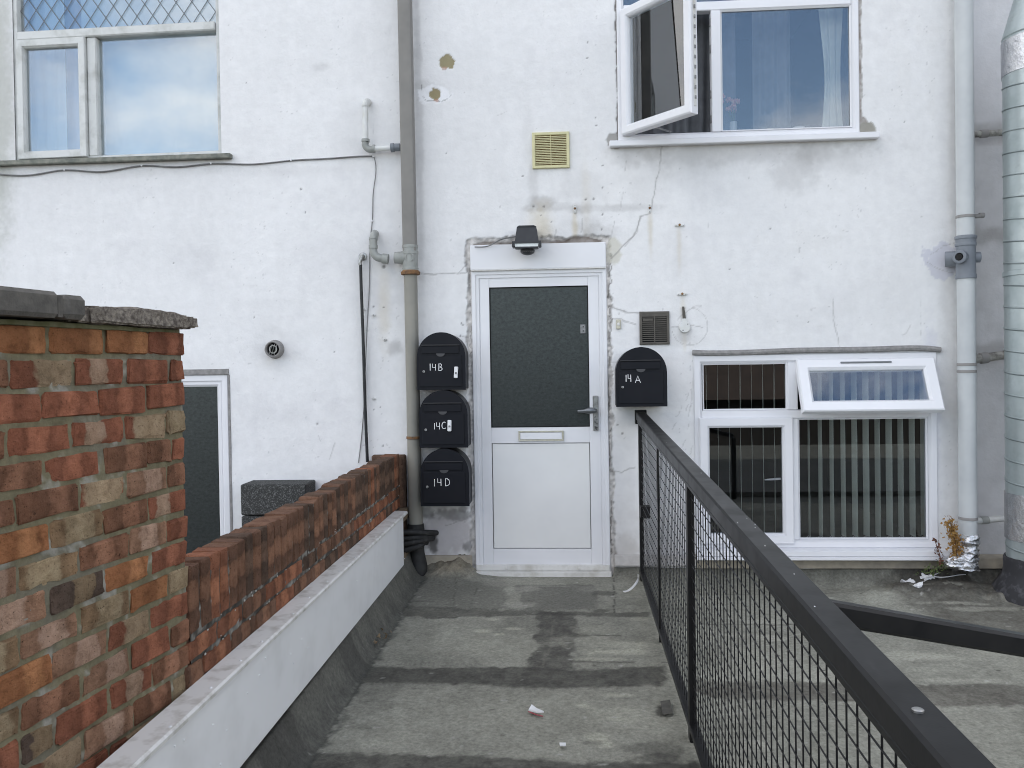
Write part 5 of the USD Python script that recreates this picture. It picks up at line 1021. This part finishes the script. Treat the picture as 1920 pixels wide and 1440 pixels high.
for k, (px, py, vert, lab) in enumerate([(1078, 392, 1, 'upright white cable bracket in the stained line above the door'), (1218, 391, 1, 'upright white cable bracket at the bend of the wall crack'), (1274, 423, 0, 'upper of two flat white cable brackets right of the crack'), (1279, 552, 0, 'lower of two flat white cable brackets above the white hook')]):
    c = onY(px, py); t = thing('cable_bracket', lab, 'bracket', c); a, b_ = (.0095, .030) if vert else (.034, .008)
    obj('bracket_plate', MB().box(c[0] - a, c[0] + a, -.008, .0, c[2] - b_, c[2] + b_, .004), 'waste_white', t)
    obj('bracket_bolt', MB().add(*lathe([(.0085, .0078), (.0085, .013), (.005, .014)], c + [0, 0, .003 if vert else .004], (0, -1, 0), 10)), 'rust_collar', t)
    sc = MB()
    for q in (-.72, .72): sc.add(*lathe([(.0035, .0078), (.003, .0092)], c + ([0, 0, b_ * q] if vert else [a * q, 0, -.001]), (0, -1, 0), 8))
    obj('bracket_screws', sc, 'dull_zinc', t)

# ------------------------------------------------------------------ mailboxes
GL = {'1': [[(.5, 1), (.5, 0)]], '4': [[(.1, 1), (.1, .45), (.75, .42)], [(.7, .95), (.72, 0)]], 'A': [[(0, 0), (.45, 1), (.9, 0)], [(.15, .38), (.75, .38)]],
      'B': [[(.05, 0), (.1, 1), (.42, 1), (.62, .9), (.66, .74), (.52, .58), (.12, .52), (.55, .48), (.75, .34), (.74, .14), (.5, .02), (.05, 0)]], 'C': [[(.85, .86), (.62, .98), (.38, .95), (.14, .72), (.08, .42), (.18, .14), (.45, .01), (.7, .03), (.88, .14)]], 'D': [[(.10, 0), (.12, 1), (.40, .98), (.72, .82), (.86, .52), (.78, .22), (.5, .03), (.10, 0)]]}
def mailbox(px, py, text, label, latch, tpx, lock, wf=92.5, hf=109.0, tilt_=0.0):
    dF = .20; S = FPX / (5.83 - dF); w, h = wf / S, hf / S
    c = onY(px, py, dF); x0, x1 = c[0] - w / 2, c[0] + w / 2; zb = float(onY(px, py + hf / 2, dF)[2]); zt = zb + h; r = w / 2; zs = zt - r * .98
    t = thing('mailbox', label, 'mailbox', (c[0], -dF / 2, zb), group=None)
    def arch(x0, x1, zb, zt, n=28):
        xc, rr = (x0 + x1) / 2, (x1 - x0) / 2; zc = zt - rr
        return [(x0, zb), (x1, zb)] + [(xc + rr * math.cos(a), zc + rr * math.sin(a)) for a in np.linspace(0, math.pi, n)]
    rot = trimesh.transformations.rotation_matrix(tilt_, [0, 1, 0], [c[0], 0, zb])
    def put(name, vf, m, par=t, **k):
        mm_ = vf.get() if isinstance(vf, MB) else trimesh.Trimesh(np.asarray(vf[0]), tri(vf[1]), process=False); mm_.apply_transform(rot); return obj(name, mm_, m, par, **k)
    put('box_body', MB().add(*prism(arch(x0 + .004, x1 - .004, zb + .004, zt - .004), -dF + .012, -.003)), 'mailbox_black')
    put('front_hood', MB().add(*prism(arch(x0, x1, zb, zt), -dF - .004, -dF + .0115)), 'mailbox_black')
    f = lambda u, v_: (x0 + u * w, zb + v_ * h)
    put('slot_flap', MB().box(*(lambda a, b_: (a[0], b_[0], -dF - .010, -dF - .0045, a[1], b_[1]))(f(.10, .63), f(.87, .755)), .002), 'mailbox_black')
    put('slot_ridge', MB().box(*(lambda a, b_: (a[0], b_[0], -dF - .012, -dF - .0045, a[1], b_[1]))(f(.09, .765), f(.88, .785)), .002), 'black_metal')
    q = f(.49, .632); put('finger_tab', MB().add(*prism([(q[0] + .030 * math.cos(a), q[1] + .022 * math.sin(a)) for a in np.linspace(math.pi, 2 * math.pi, 14)], -dF - .0125, -dF - .0105)), mat('tab_grey', (0.05, 0.05, 0.053), None, .4) if 'tab_grey' not in M else 'tab_grey')
    a, b_ = f(.055, .055), f(.925, .595)
    dr = put('box_door', MB().box(a[0], b_[0], -dF - .0095, -dF - .0045, a[1], b_[1], .002), 'mailbox_black')
    k_ = onY(lock[0], lock[1], dF + .01); k_ = np.array([k_[0], -dF - .0096, k_[2]])
    put('lock', MB().add(*lathe([(.0085, 0), (.0085, .004), (.006, .0055), (.003, .0045)], k_, (0, -1, 0), 14)), 'steel', dr)
    put('lock_slot', MB().box(k_[0] - .001, k_[0] + .001, -dF - .0158, -dF - .0150, k_[2] - .004, k_[2] + .004), 'dark_void', dr)
    tx = MB()
    for ch, (ax, ay, gw, gh) in zip(text, tpx):
        o = onY(ax, ay, dF + .0095); gw, gh = gw / S, gh / S
        for st_ in GL[ch]:
            P = np.array([(o[0] + u * gw, -dF - .0102, o[2] + v_ * gh) for u, v_ in st_]); tb = tube(P, .0026, 6)
            v = tb[0].copy(); v[:, 1] = -dF - .0099 + (v[:, 1] + dF + .0102) * .25; tx.add(v, tb[1])
    put('painted_number', tx, 'marker_white', dr)
    if latch:
        lx, lz, la = latch; o = onY(lx, lz, dF + .01); m_ = MB().box(o[0] - .0135, o[0] + .0135, -dF - .021, -dF - .0097, o[2] - .039, o[2] + .039, .004); mm_ = m_.get(); mm_.apply_transform(trimesh.transformations.rotation_matrix(la, [0, 1, 0], o)); put('white_push_bell', mm_ and MB().mesh(mm_), 'paper', dr)
        put('push_button', MB().add(*lathe([(.007, 0), (.007, .003), (.004, .004)], np.array([o[0], -dF - .0212, o[2] - .004]), (0, -1, 0), 12)), 'cable_grey', dr)
    return t
mailbox(827, 676.5, '14B', 'black arched mailbox numbered 14B, topmost of the stack left of the door', (855, 698, .05), [(804, 695, 5, 13), (810, 695, 9, 13), (822, 695, 9, 13)], (794.5, 697), tilt_=.006)
mailbox(831.5, 785, '14C', 'black arched mailbox numbered 14C in the middle of the stack left of the door', (843, 798, .03), [(813, 805, 4, 12), (818, 805, 9, 13), (828, 804, 9, 13)], (798.5, 806))
mailbox(834, 894.5, '14D', 'black arched mailbox numbered 14D at the bottom of the stack', None, [(813, 912, 4, 14), (820, 911, 10, 14), (834, 911, 11, 14)], (801, 913))
mailbox(1202.5, 707, '14A', 'black arched mailbox numbered 14A standing alone right of the door', None, [(1172, 716, 4, 13), (1177, 716, 8, 14), (1191, 718, 11, 13)], (1167.5, 726), wf=94.5, hf=111)

# ------------------------------------------------------------------ railing
RDROP = 0.0335                     # the handrail falls a little more than the roof
def rail_pt(D, off=0.0, z=0.0, drop=RDROP):        # point on the left face line of the railing at distance D in front of the viewer
    return np.array([.463 + off, EYE[1] + D, z - drop * (5.76 - D)])
def rbox(D0_, D1_, o0, o1, z0, z1, b=0.0, drop=RDROP):
    v, f = bbox(.463 + o0, .463 + o1, EYE[1] + D0_, EYE[1] + D1_, z0, z1, b); v = v.copy(); v[:, 2] -= drop * (5.76 - (v[:, 1] - EYE[1])); return v, f
ZR = float(onY(1200, 772)[2]) + .004; RT = .056
rl = thing('black_railing', 'black steel railing with square wire mesh along the walkway', 'railing', rail_pt(5.7, .03, 0))
obj('top_rail', MB().add(*rbox(.12, 5.76, 0, .066, ZR - RT, ZR, .006)), 'black_rail', rl)
obj('frame_bar', MB().add(*rbox(.12, 5.74, .006, .046, ZR - RT - .020, ZR - RT - .002, .003)), 'black_rail', rl)
obj('frame_bar', MB().add(*rbox(.12, 5.74, .006, .046, .045, .070, .003, FALL)), 'black_rail', rl)
def post_box(Dp, wd):
    v, f = bbox(.473, .500 if wd > .03 else .484, EYE[1] + Dp - wd / 2, EYE[1] + Dp + wd / 2, 0, 1, .003); v = v.copy(); zt_ = ZR - RT - .003 - RDROP * (5.76 - Dp + wd / 2); zb_ = FALL * (EYE[1] + Dp) - .01; v[:, 2] = zb_ + v[:, 2] * (zt_ - zb_); return v, f
for Dp, wd in ((5.70, .05), (4.53, .022), (3.41, .055), (.42, .05)):
    obj('post', MB().add(*post_box(Dp, wd)), 'black_rail', rl)
obj('wall_plate', MB().add(*rbox(5.762, 5.80, -.005, .075, ZR - .085, ZR + .010, .003)), 'black_rail', rl)
obj('hinge_block', MB().add(*rbox(5.60, 5.665, .010, .075, .45, .53, .003)), 'black_rail', rl)
PW, WR = .0565, .0020
Ds = np.arange(.50, 5.66, PW)
for Dw in Ds:
    p0, p1 = rail_pt(Dw, .028, .068, FALL), rail_pt(Dw, .028, ZR - RT - .022); obj('mesh_wire', MB().tube([p0, p1], WR, 6), 'black_rail', rl, fix=False)
for kz, zz in enumerate(np.arange(.068 + PW, ZR - RT - .03, PW)):
    fz = FALL + (RDROP - FALL) * (kz + 1) / 18.5
    obj('cross_wire', MB().tube([rail_pt(.45, .0245, zz, fz), rail_pt(5.66, .0245, zz, fz)], WR, 6), 'black_rail', rl, fix=False)
c = hit(1721, 1337, 2, ZR - RDROP * 4.62); c[2] = ZR - RDROP * (5.76 - (c[1] - EYE[1])) + .001; obj('rail_screw', MB().add(*lathe([(.0085, -.001), (.0085, .002), (.006, .0035), (.002, .0035)], c, (0, 0, 1), 14)), 'steel', rl)
sp_ = MB()
for k in range(9):
    D_ = rng.uniform(1.2, 4.5); q = rail_pt(D_, rng.uniform(.008, .060), ZR + .0006); r = rng.uniform(.0006, .0013); sp_.box(q[0] - r, q[0] + r, q[1] - r * 1.6, q[1] + r * 1.6, q[2] - .0004, q[2] + .0005)
obj('dust_specks', sp_, 'paper', rl, smooth=False, kind='stuff')
# side handrail branching right and sloping down
a = np.array([.5275, EYE[1] + 1.77, .978]); b_ = a + np.array([.55, .187, -.14]) * 2.4
sr = thing('side_handrail', 'black handrail branching off to the right from the main railing', 'handrail', a)
ex_ = unit(b_ - a); ey_ = unit(np.cross([0, 0, 1], ex_)); ez_ = np.cross(ex_, ey_); Ln = np.linalg.norm(b_ - a)
v, f = bbox(0, Ln, -.024, .024, -.024, .024, .007); obj('rail_tube', (a + np.outer(v[:, 0], ex_) + np.outer(v[:, 1], ey_) + np.outer(v[:, 2], ez_), f), 'black_rail', sr)
obj('end_post', MB().box(b_[0] - .024, b_[0] + .024, b_[1] - .024, b_[1] + .024, FALL * b_[1] - .01, b_[2] - .02, .004), 'black_rail', sr)

# ------------------------------------------------------------------ behind the windows
def curtain(x0, x1, z0, z1, y, amp, wl, pinch=None, seed=0):
    nx, nz = max(24, int((x1 - x0) / wl * 10)), 18; s_ = np.linspace(0, 1, nx); t_ = np.linspace(0, 1, nz); Sx, Tz = np.meshgrid(s_, t_, indexing='ij')
    X = x0 + (x1 - x0) * Sx; Z = z0 + (z1 - z0) * Tz
    if pinch is not None: cx_, k_ = pinch; g_ = np.exp(-((Tz - .32) / .30) ** 2) * k_; X = X * (1 - g_) + cx_ * g_
    Y = y + amp * np.sin(2 * np.pi * (x1 - x0) * Sx / wl + seed + .6 * np.sin(3 * Tz + seed)) * (1 - .3 * Tz)
    i = np.arange(nx * nz).reshape(nx, nz); q = np.stack([i[:-1, :-1], i[1:, :-1], i[1:, 1:], i[:-1, 1:]], -1).reshape(-1, 4)
    m_ = trimesh.Trimesh(np.c_[X.ravel(), Y.ravel(), Z.ravel()], tri(q), process=False); return trimesh.Trimesh(np.vstack([m_.vertices, m_.vertices + [0, .003, 0]]), np.vstack([m_.faces, m_.faces[:, ::-1] + len(m_.vertices)]), process=False)
def drape(label, mesh, m, name='curtain', cat='curtain'):
    c = mesh.bounds.mean(0); t = thing(name, label, cat, (c[0], c[1], mesh.bounds[0][2])); obj('fabric', mesh, m, t, smooth=True, fix=False)
x0, x1, z0, z1 = O1
drape('pale blue net curtain filling the old timber window', curtain(x0 + .42, x1 + .1, z0 - .05, z1, .17, .004, .22), 'net_curtain')
drape('narrow pale net curtain at the left of the old timber window', curtain(x0 - .05, x0 + .24, z0 - .05, z1, .24, .012, .09), 'net_curtain')
drape('blue grey net curtain between the two pale ones', curtain(x0 + .20, x0 + .48, z0 - .05, z1, .32, .010, .12), mat('blue_net', (0.36, 0.45, 0.58), None, .9))
x0, x1, z0, z1 = O2
drape('tied white curtain at the right of the upper right window', curtain(float(onY(1545, 100)[0]), float(onY(1592, 100)[0]) + .02, z0 - .05, z1 - .1, .16, .014, .07, pinch=(float(onY(1572, 100)[0]) + .02, .45)), 'pale_curtain')
drape('dark grey curtain behind the open casement', curtain(x0 - .1, m0[0] + .20, z0 - .06, z1 - .1, .20, .022, .11, seed=2), 'dark_curtain')
drape('thin grey curtain hanging behind the fixed upper pane', curtain(m0[0] + .35, m0[0] + .62, z0 - .06, z1 - .1, .32, .02, .09, seed=1), 'grey_curtain')
# things on the inner sills
zs_ = O2[2] + .035
obj('board', MB().box(O2[0] - .1, O2[1] + .1, .075, .30, zs_ - .05, zs_ - .008, .003), 'white_plastic', w2) if False else obj('inner_sill', MB().box(O2[0] + .0, O2[1] - .0, .076, .30, zs_ - .04, zs_ - .006, .003), 'white_plastic', w2)
obj('inner_sill', MB().box(O1[0], O1[1] + .05, .125, .34, O1[2] - .01, O1[2] + .03, .003), 'white_plastic', w1)
def pot(name, label, cat, px, r, h, m, y=.15, z=None):
    c = np.array([onY(px, 230, -y)[0], y, (zs_ - .005) if z is None else z]); t = thing(name, label, cat, c); obj('body', MB().add(*lathe([(r * .7, 0), (r * .95, h * .25), (r, h * .7), (r * .95, h), (r * .8, h), (r * .75, h * .6)], c, (0, 0, 1), 18)), m, t); return t, c
t, c = pot('flower_vase', 'small vase of pink flowers on the sill behind the fixed upper pane', 'vase', 1375, .026, .12, 'lamp_glass')
for k in range(14):
    d_ = rng.normal(0, 1, 3) * [.034, .02, .04] + [0, 0, .24]; obj('stem', MB().tube([c + [0, 0, .08], c + d_ * [.5, .5, .75], c + d_], .0018, 5), 'leaf_green', t, fix=False)
    s_ = trimesh.creation.icosphere(2, rng.uniform(.012, .022)); s_.vertices *= 1 + .25 * np.sin(s_.vertices[:, :1] * 400 + k) ; s_.apply_translation(c + d_); obj('flower', s_, 'flower_pink', t, fix=False)
pot('bowl', 'white bowl on the sill behind the fixed upper pane', 'bowl', 1412, .05, .05, 'paper')
pot('cup', 'cream cup on the sill behind the fixed upper pane', 'cup', 1443, .034, .06, 'bell_cream')
pot('white_tub', 'small white tub at the right of the upper window sill', 'tub', 1497, .045, .065, 'paper')
c = np.array([onY(369, 270, -.20)[0], .20, O1[2] + .031])
t = thing('soap_dispenser', 'pump soap bottle on the sill inside the old timber window', 'soap bottle', c)
obj('bottle', MB().add(*lathe([(.020, 0), (.026, .01), (.026, .075), (.014, .09)], c, (0, 0, 1), 18)), 'pink_soap', t); obj('pump', MB().add(*lathe([(.015, .09), (.015, .10), (.006, .105), (.006, .13)], c, (0, 0, 1), 12)).box(c[0] - .03, c[0] + .012, c[1] - .008, c[1] + .008, c[2] + .13, c[2] + .14, .003), 'paper', t)
# vertical blinds
x0, x1, z0, z1 = O3
vb = thing('vertical_blind', 'grey green vertical blind hanging behind the lower right window', 'blind', ((x0 + x1) / 2, .16, z0))
obj('head_rail', MB().box(x0 + .0, x1 - .0, .13, .17, z1 + .02, z1 + .06, .003), 'white_plastic', vb)
chn = MB(); k = 0; xs_ = x0 + .03; xm = float(onY(1490, 850)[0])
while xs_ < x1 + .02:
    a_ = math.radians(10.5 if xs_ < xm else 10.5 - 15 * min(1, (xs_ - xm) / .5)) + (rng.normal(0, .035) if xs_ > xm else rng.normal(0, .008)); sa_, ca_ = math.sin(a_), math.cos(a_)
    v, f = bbox(-.044, .044, -.0006, .0006, z0 + .050, z1 + .018); v = v.copy(); X = v[:, 0].copy(); v[:, 0], v[:, 1] = xs_ + X * sa_ - v[:, 1] * ca_, .155 + X * ca_ + v[:, 1] * sa_
    obj('slat', (v, f), 'blind_fabric', vb, smooth=False, fix=False)
    if xs_ > xm: 
        t2 = np.linspace(0, 1, 9); chn.tube([(xs_ - .02 + .078 * q, .11, z0 + .062 - .028 * 4 * q * (1 - q)) for q in t2], .0016, 5)
    xs_ += .079; k += 1
obj('bead_chain', chn, 'chain', vb)

# ------------------------------------------------------------------ litter and weeds on the roof
def flat(name, label, cat, px, m, h=.004, z=0.006, curl=0.0):
    P = np.array([onZ(x, y, z) for x, y in px]); c = P.mean(0); n_ = len(P); P2 = P.copy(); P2[:, 2] += curl * np.abs(np.sin(np.arange(n_) * 1.7)); V_ = np.vstack([P2, P2 + [0, 0, h]])
    t = thing(name, label, cat, (c[0], c[1], 0)); obj('scrap', (V_, [tuple(range(n_))[::-1], tuple(range(n_, 2 * n_))] + [(i, (i + 1) % n_, n_ + (i + 1) % n_, n_ + i) for i in range(n_)]), m, t, smooth=False); return t
t = flat('white_wrapper', 'folded white wrapper lying in the middle of the walkway', 'wrapper', [(991, 1333), (997, 1327), (1006, 1331), (1020, 1340), (1006, 1339)], 'paper', .006, .008, .01)
P = [onZ(991, 1334, .005), onZ(1006, 1340, .005), onZ(1018, 1343, .005)]; obj('red_edge', MB().tube(P, .0025, 5), 'wrapper_red', t)
flat('paper_scrap', 'tiny pale paper scrap near the bottom of the walkway', 'paper scrap', [(1049, 1394), (1061, 1394), (1061, 1399), (1050, 1399)], 'paper')
flat('felt_offcut', 'dark square of loose felt against the railing', 'felt offcut', [(1238, 1316), (1256, 1314), (1262, 1338), (1243, 1341)], mat('old_felt', (0.07, 0.068, 0.06), (0.11, 0.105, 0.09), .9, scale=40), .003, .004, .002)
pk = spline([onZ(1168, 1110, .01), onZ(1178, 1109, .02), onZ(1188, 1102, .045), onZ(1196, 1086, .075)], 6); cs = thing('curved_white_strip', 'curved white plastic strip propped by the railing foot', 'plastic strip', pk[0])
w_ = np.array([.0, -.0, .022]); V_ = np.vstack([pk, pk + w_ * np.linspace(.3, 1.6, len(pk))[:, None], pk + [0, .004, 0], pk + [0, .004, 0] + w_ * np.linspace(.3, 1.6, len(pk))[:, None]]); n_ = len(pk)
obj('strip', (V_, [q for i in range(n_ - 1) for q in ((i, i + 1, n_ + i + 1, n_ + i), (2 * n_ + i, 3 * n_ + i, 3 * n_ + i + 1, 2 * n_ + i + 1), (n_ + i, n_ + i + 1, 3 * n_ + i + 1, 3 * n_ + i), (i, 2 * n_ + i, 2 * n_ + i + 1, i + 1))]), 'paper', cs)
lf = thing('dead_leaf_heap', 'small heap of dead brown leaves against the left upstand', 'leaves', onZ(700, 1195)); hp_ = MB(); cpt = onZ(697, 1196, .03)
for k in range(60):
    c = cpt + rng.normal(0, 1, 3) * [.035, .06, .010]; r = rng.uniform(.008, .02); a = unit(rng.normal(0, 1, 3)); b_ = unit(np.cross(a, rng.normal(0, 1, 3))); v = np.array([c + a * r, c + b_ * r * .5, c - a * r, c - b_ * r * .5]); hp_.add(np.vstack([v, v + [0, 0, .001]]), [(0, 1, 2, 3), (4, 7, 6, 5)])
tag(obj('leaves', hp_, 'leaf_dead', lf, smooth=False, fix=False), kind='stuff')
for k, (x, y, lab) in enumerate([(1700, 1088, 'leftmost of the three white rag scraps on the roof under the lower window'), (1717, 1097, 'white rag scrap nearest the side handrail, middle of the three'), (1742, 1087, 'white rag scrap trailing a string by the foil wrapped pipe')]):
    c = onZ(x, y, .0); c[2] = floor_z(c[0], c[1]) + .022; t = thing('rag_scrap', lab, 'rag', c); s_ = trimesh.creation.icosphere(3, .030); d_ = meshkit.fbm(s_.vertices * 55 + 9 * k, 4, 500 + k) - .5; s_.vertices = s_.vertices * np.array([1.5, .8, .45]) * (1 + 3.2 * d_)[:, None] * (.75, .95, .85)[k]; s_.vertices[:, 2] += .5 * s_.vertices[:, 0] * np.sin(s_.vertices[:, 1] * 90 + k); s_.apply_translation(c - [0, 0, .012]); obj('scrap', s_, 'paper', t, fix=False)
    if k == 2: obj('string', MB().tube(spline([c, c + [.06, -.03, -.005], c + [.14, -.02, 0], c + [.24, .0, .006]], 5), .003, 6), 'paper', t)
fb_ = onZ(1792, 1072, .05); t = thing('foil_scrap', 'crumpled white foil lump at the foot of the soil pipe', 'foil', fb_); s_ = trimesh.creation.icosphere(3, .062); s_.vertices = s_.vertices * [1.25, .8, .7] * (1 + 1.1 * (meshkit.fbm(s_.vertices * 25, 3, 520) - .5))[:, None]; s_.apply_translation(onY(1793, 1053, .16)); obj('lump', s_, 'foil', t, smooth=False, fix=False)
# weeds
def weed(label, base_px, top_px, d, stem_m, leaf_m, n, spread, leaf, name='weed'):
    a, b_ = onY(*base_px, d), onY(*top_px, d); t = thing(name, label, 'weed', a); P = spline([a, a + (b_ - a) * .4 + [.01, -.01, 0], a + (b_ - a) * .75 + [.006, 0, 0], b_], 6); obj('stem', MB().tube(P, np.linspace(.005, .002, len(P)), 6), stem_m, t)
    m_ = MB()
    for k in range(n):
        q = rng.uniform(.08, 1); c = P[int(q * (len(P) - 1))] + rng.normal(0, 1, 3) * spread; r = rng.uniform(.6, 1.3) * leaf; a_ = unit(rng.normal(0, 1, 3) + [0, 0, .6]); w_ = unit(np.cross(a_, rng.normal(0, 1, 3))) * r * .35; m_.add([c, c + a_ * r * .5 + w_, c + a_ * r, c + a_ * r * .5 - w_], [(0, 1, 2, 3)])
    tag(obj('leaves', m_, leaf_m, t, smooth=False, fix=False), kind='stuff')
weed('tall dried orange brown weed growing against the soil pipe foot', (1792, 1048), (1780, 972), .16, 'weed_stem', 'weed_brown', 420, np.array([.018, .014, .012]), .022)
weed('thin reddish weed stem at the right end of the lower window sill', (1762, 1062), (1752, 1010), .15, 'weed_stem', 'weed_stem', 60, np.array([.009, .009, .006]), .022)
weed('low green weed sprawling under the right end of the window sill', (1735, 1075), (1770, 1056), .16, 'leaf_green', 'leaf_green', 80, np.array([.04, .02, .010]), .020)
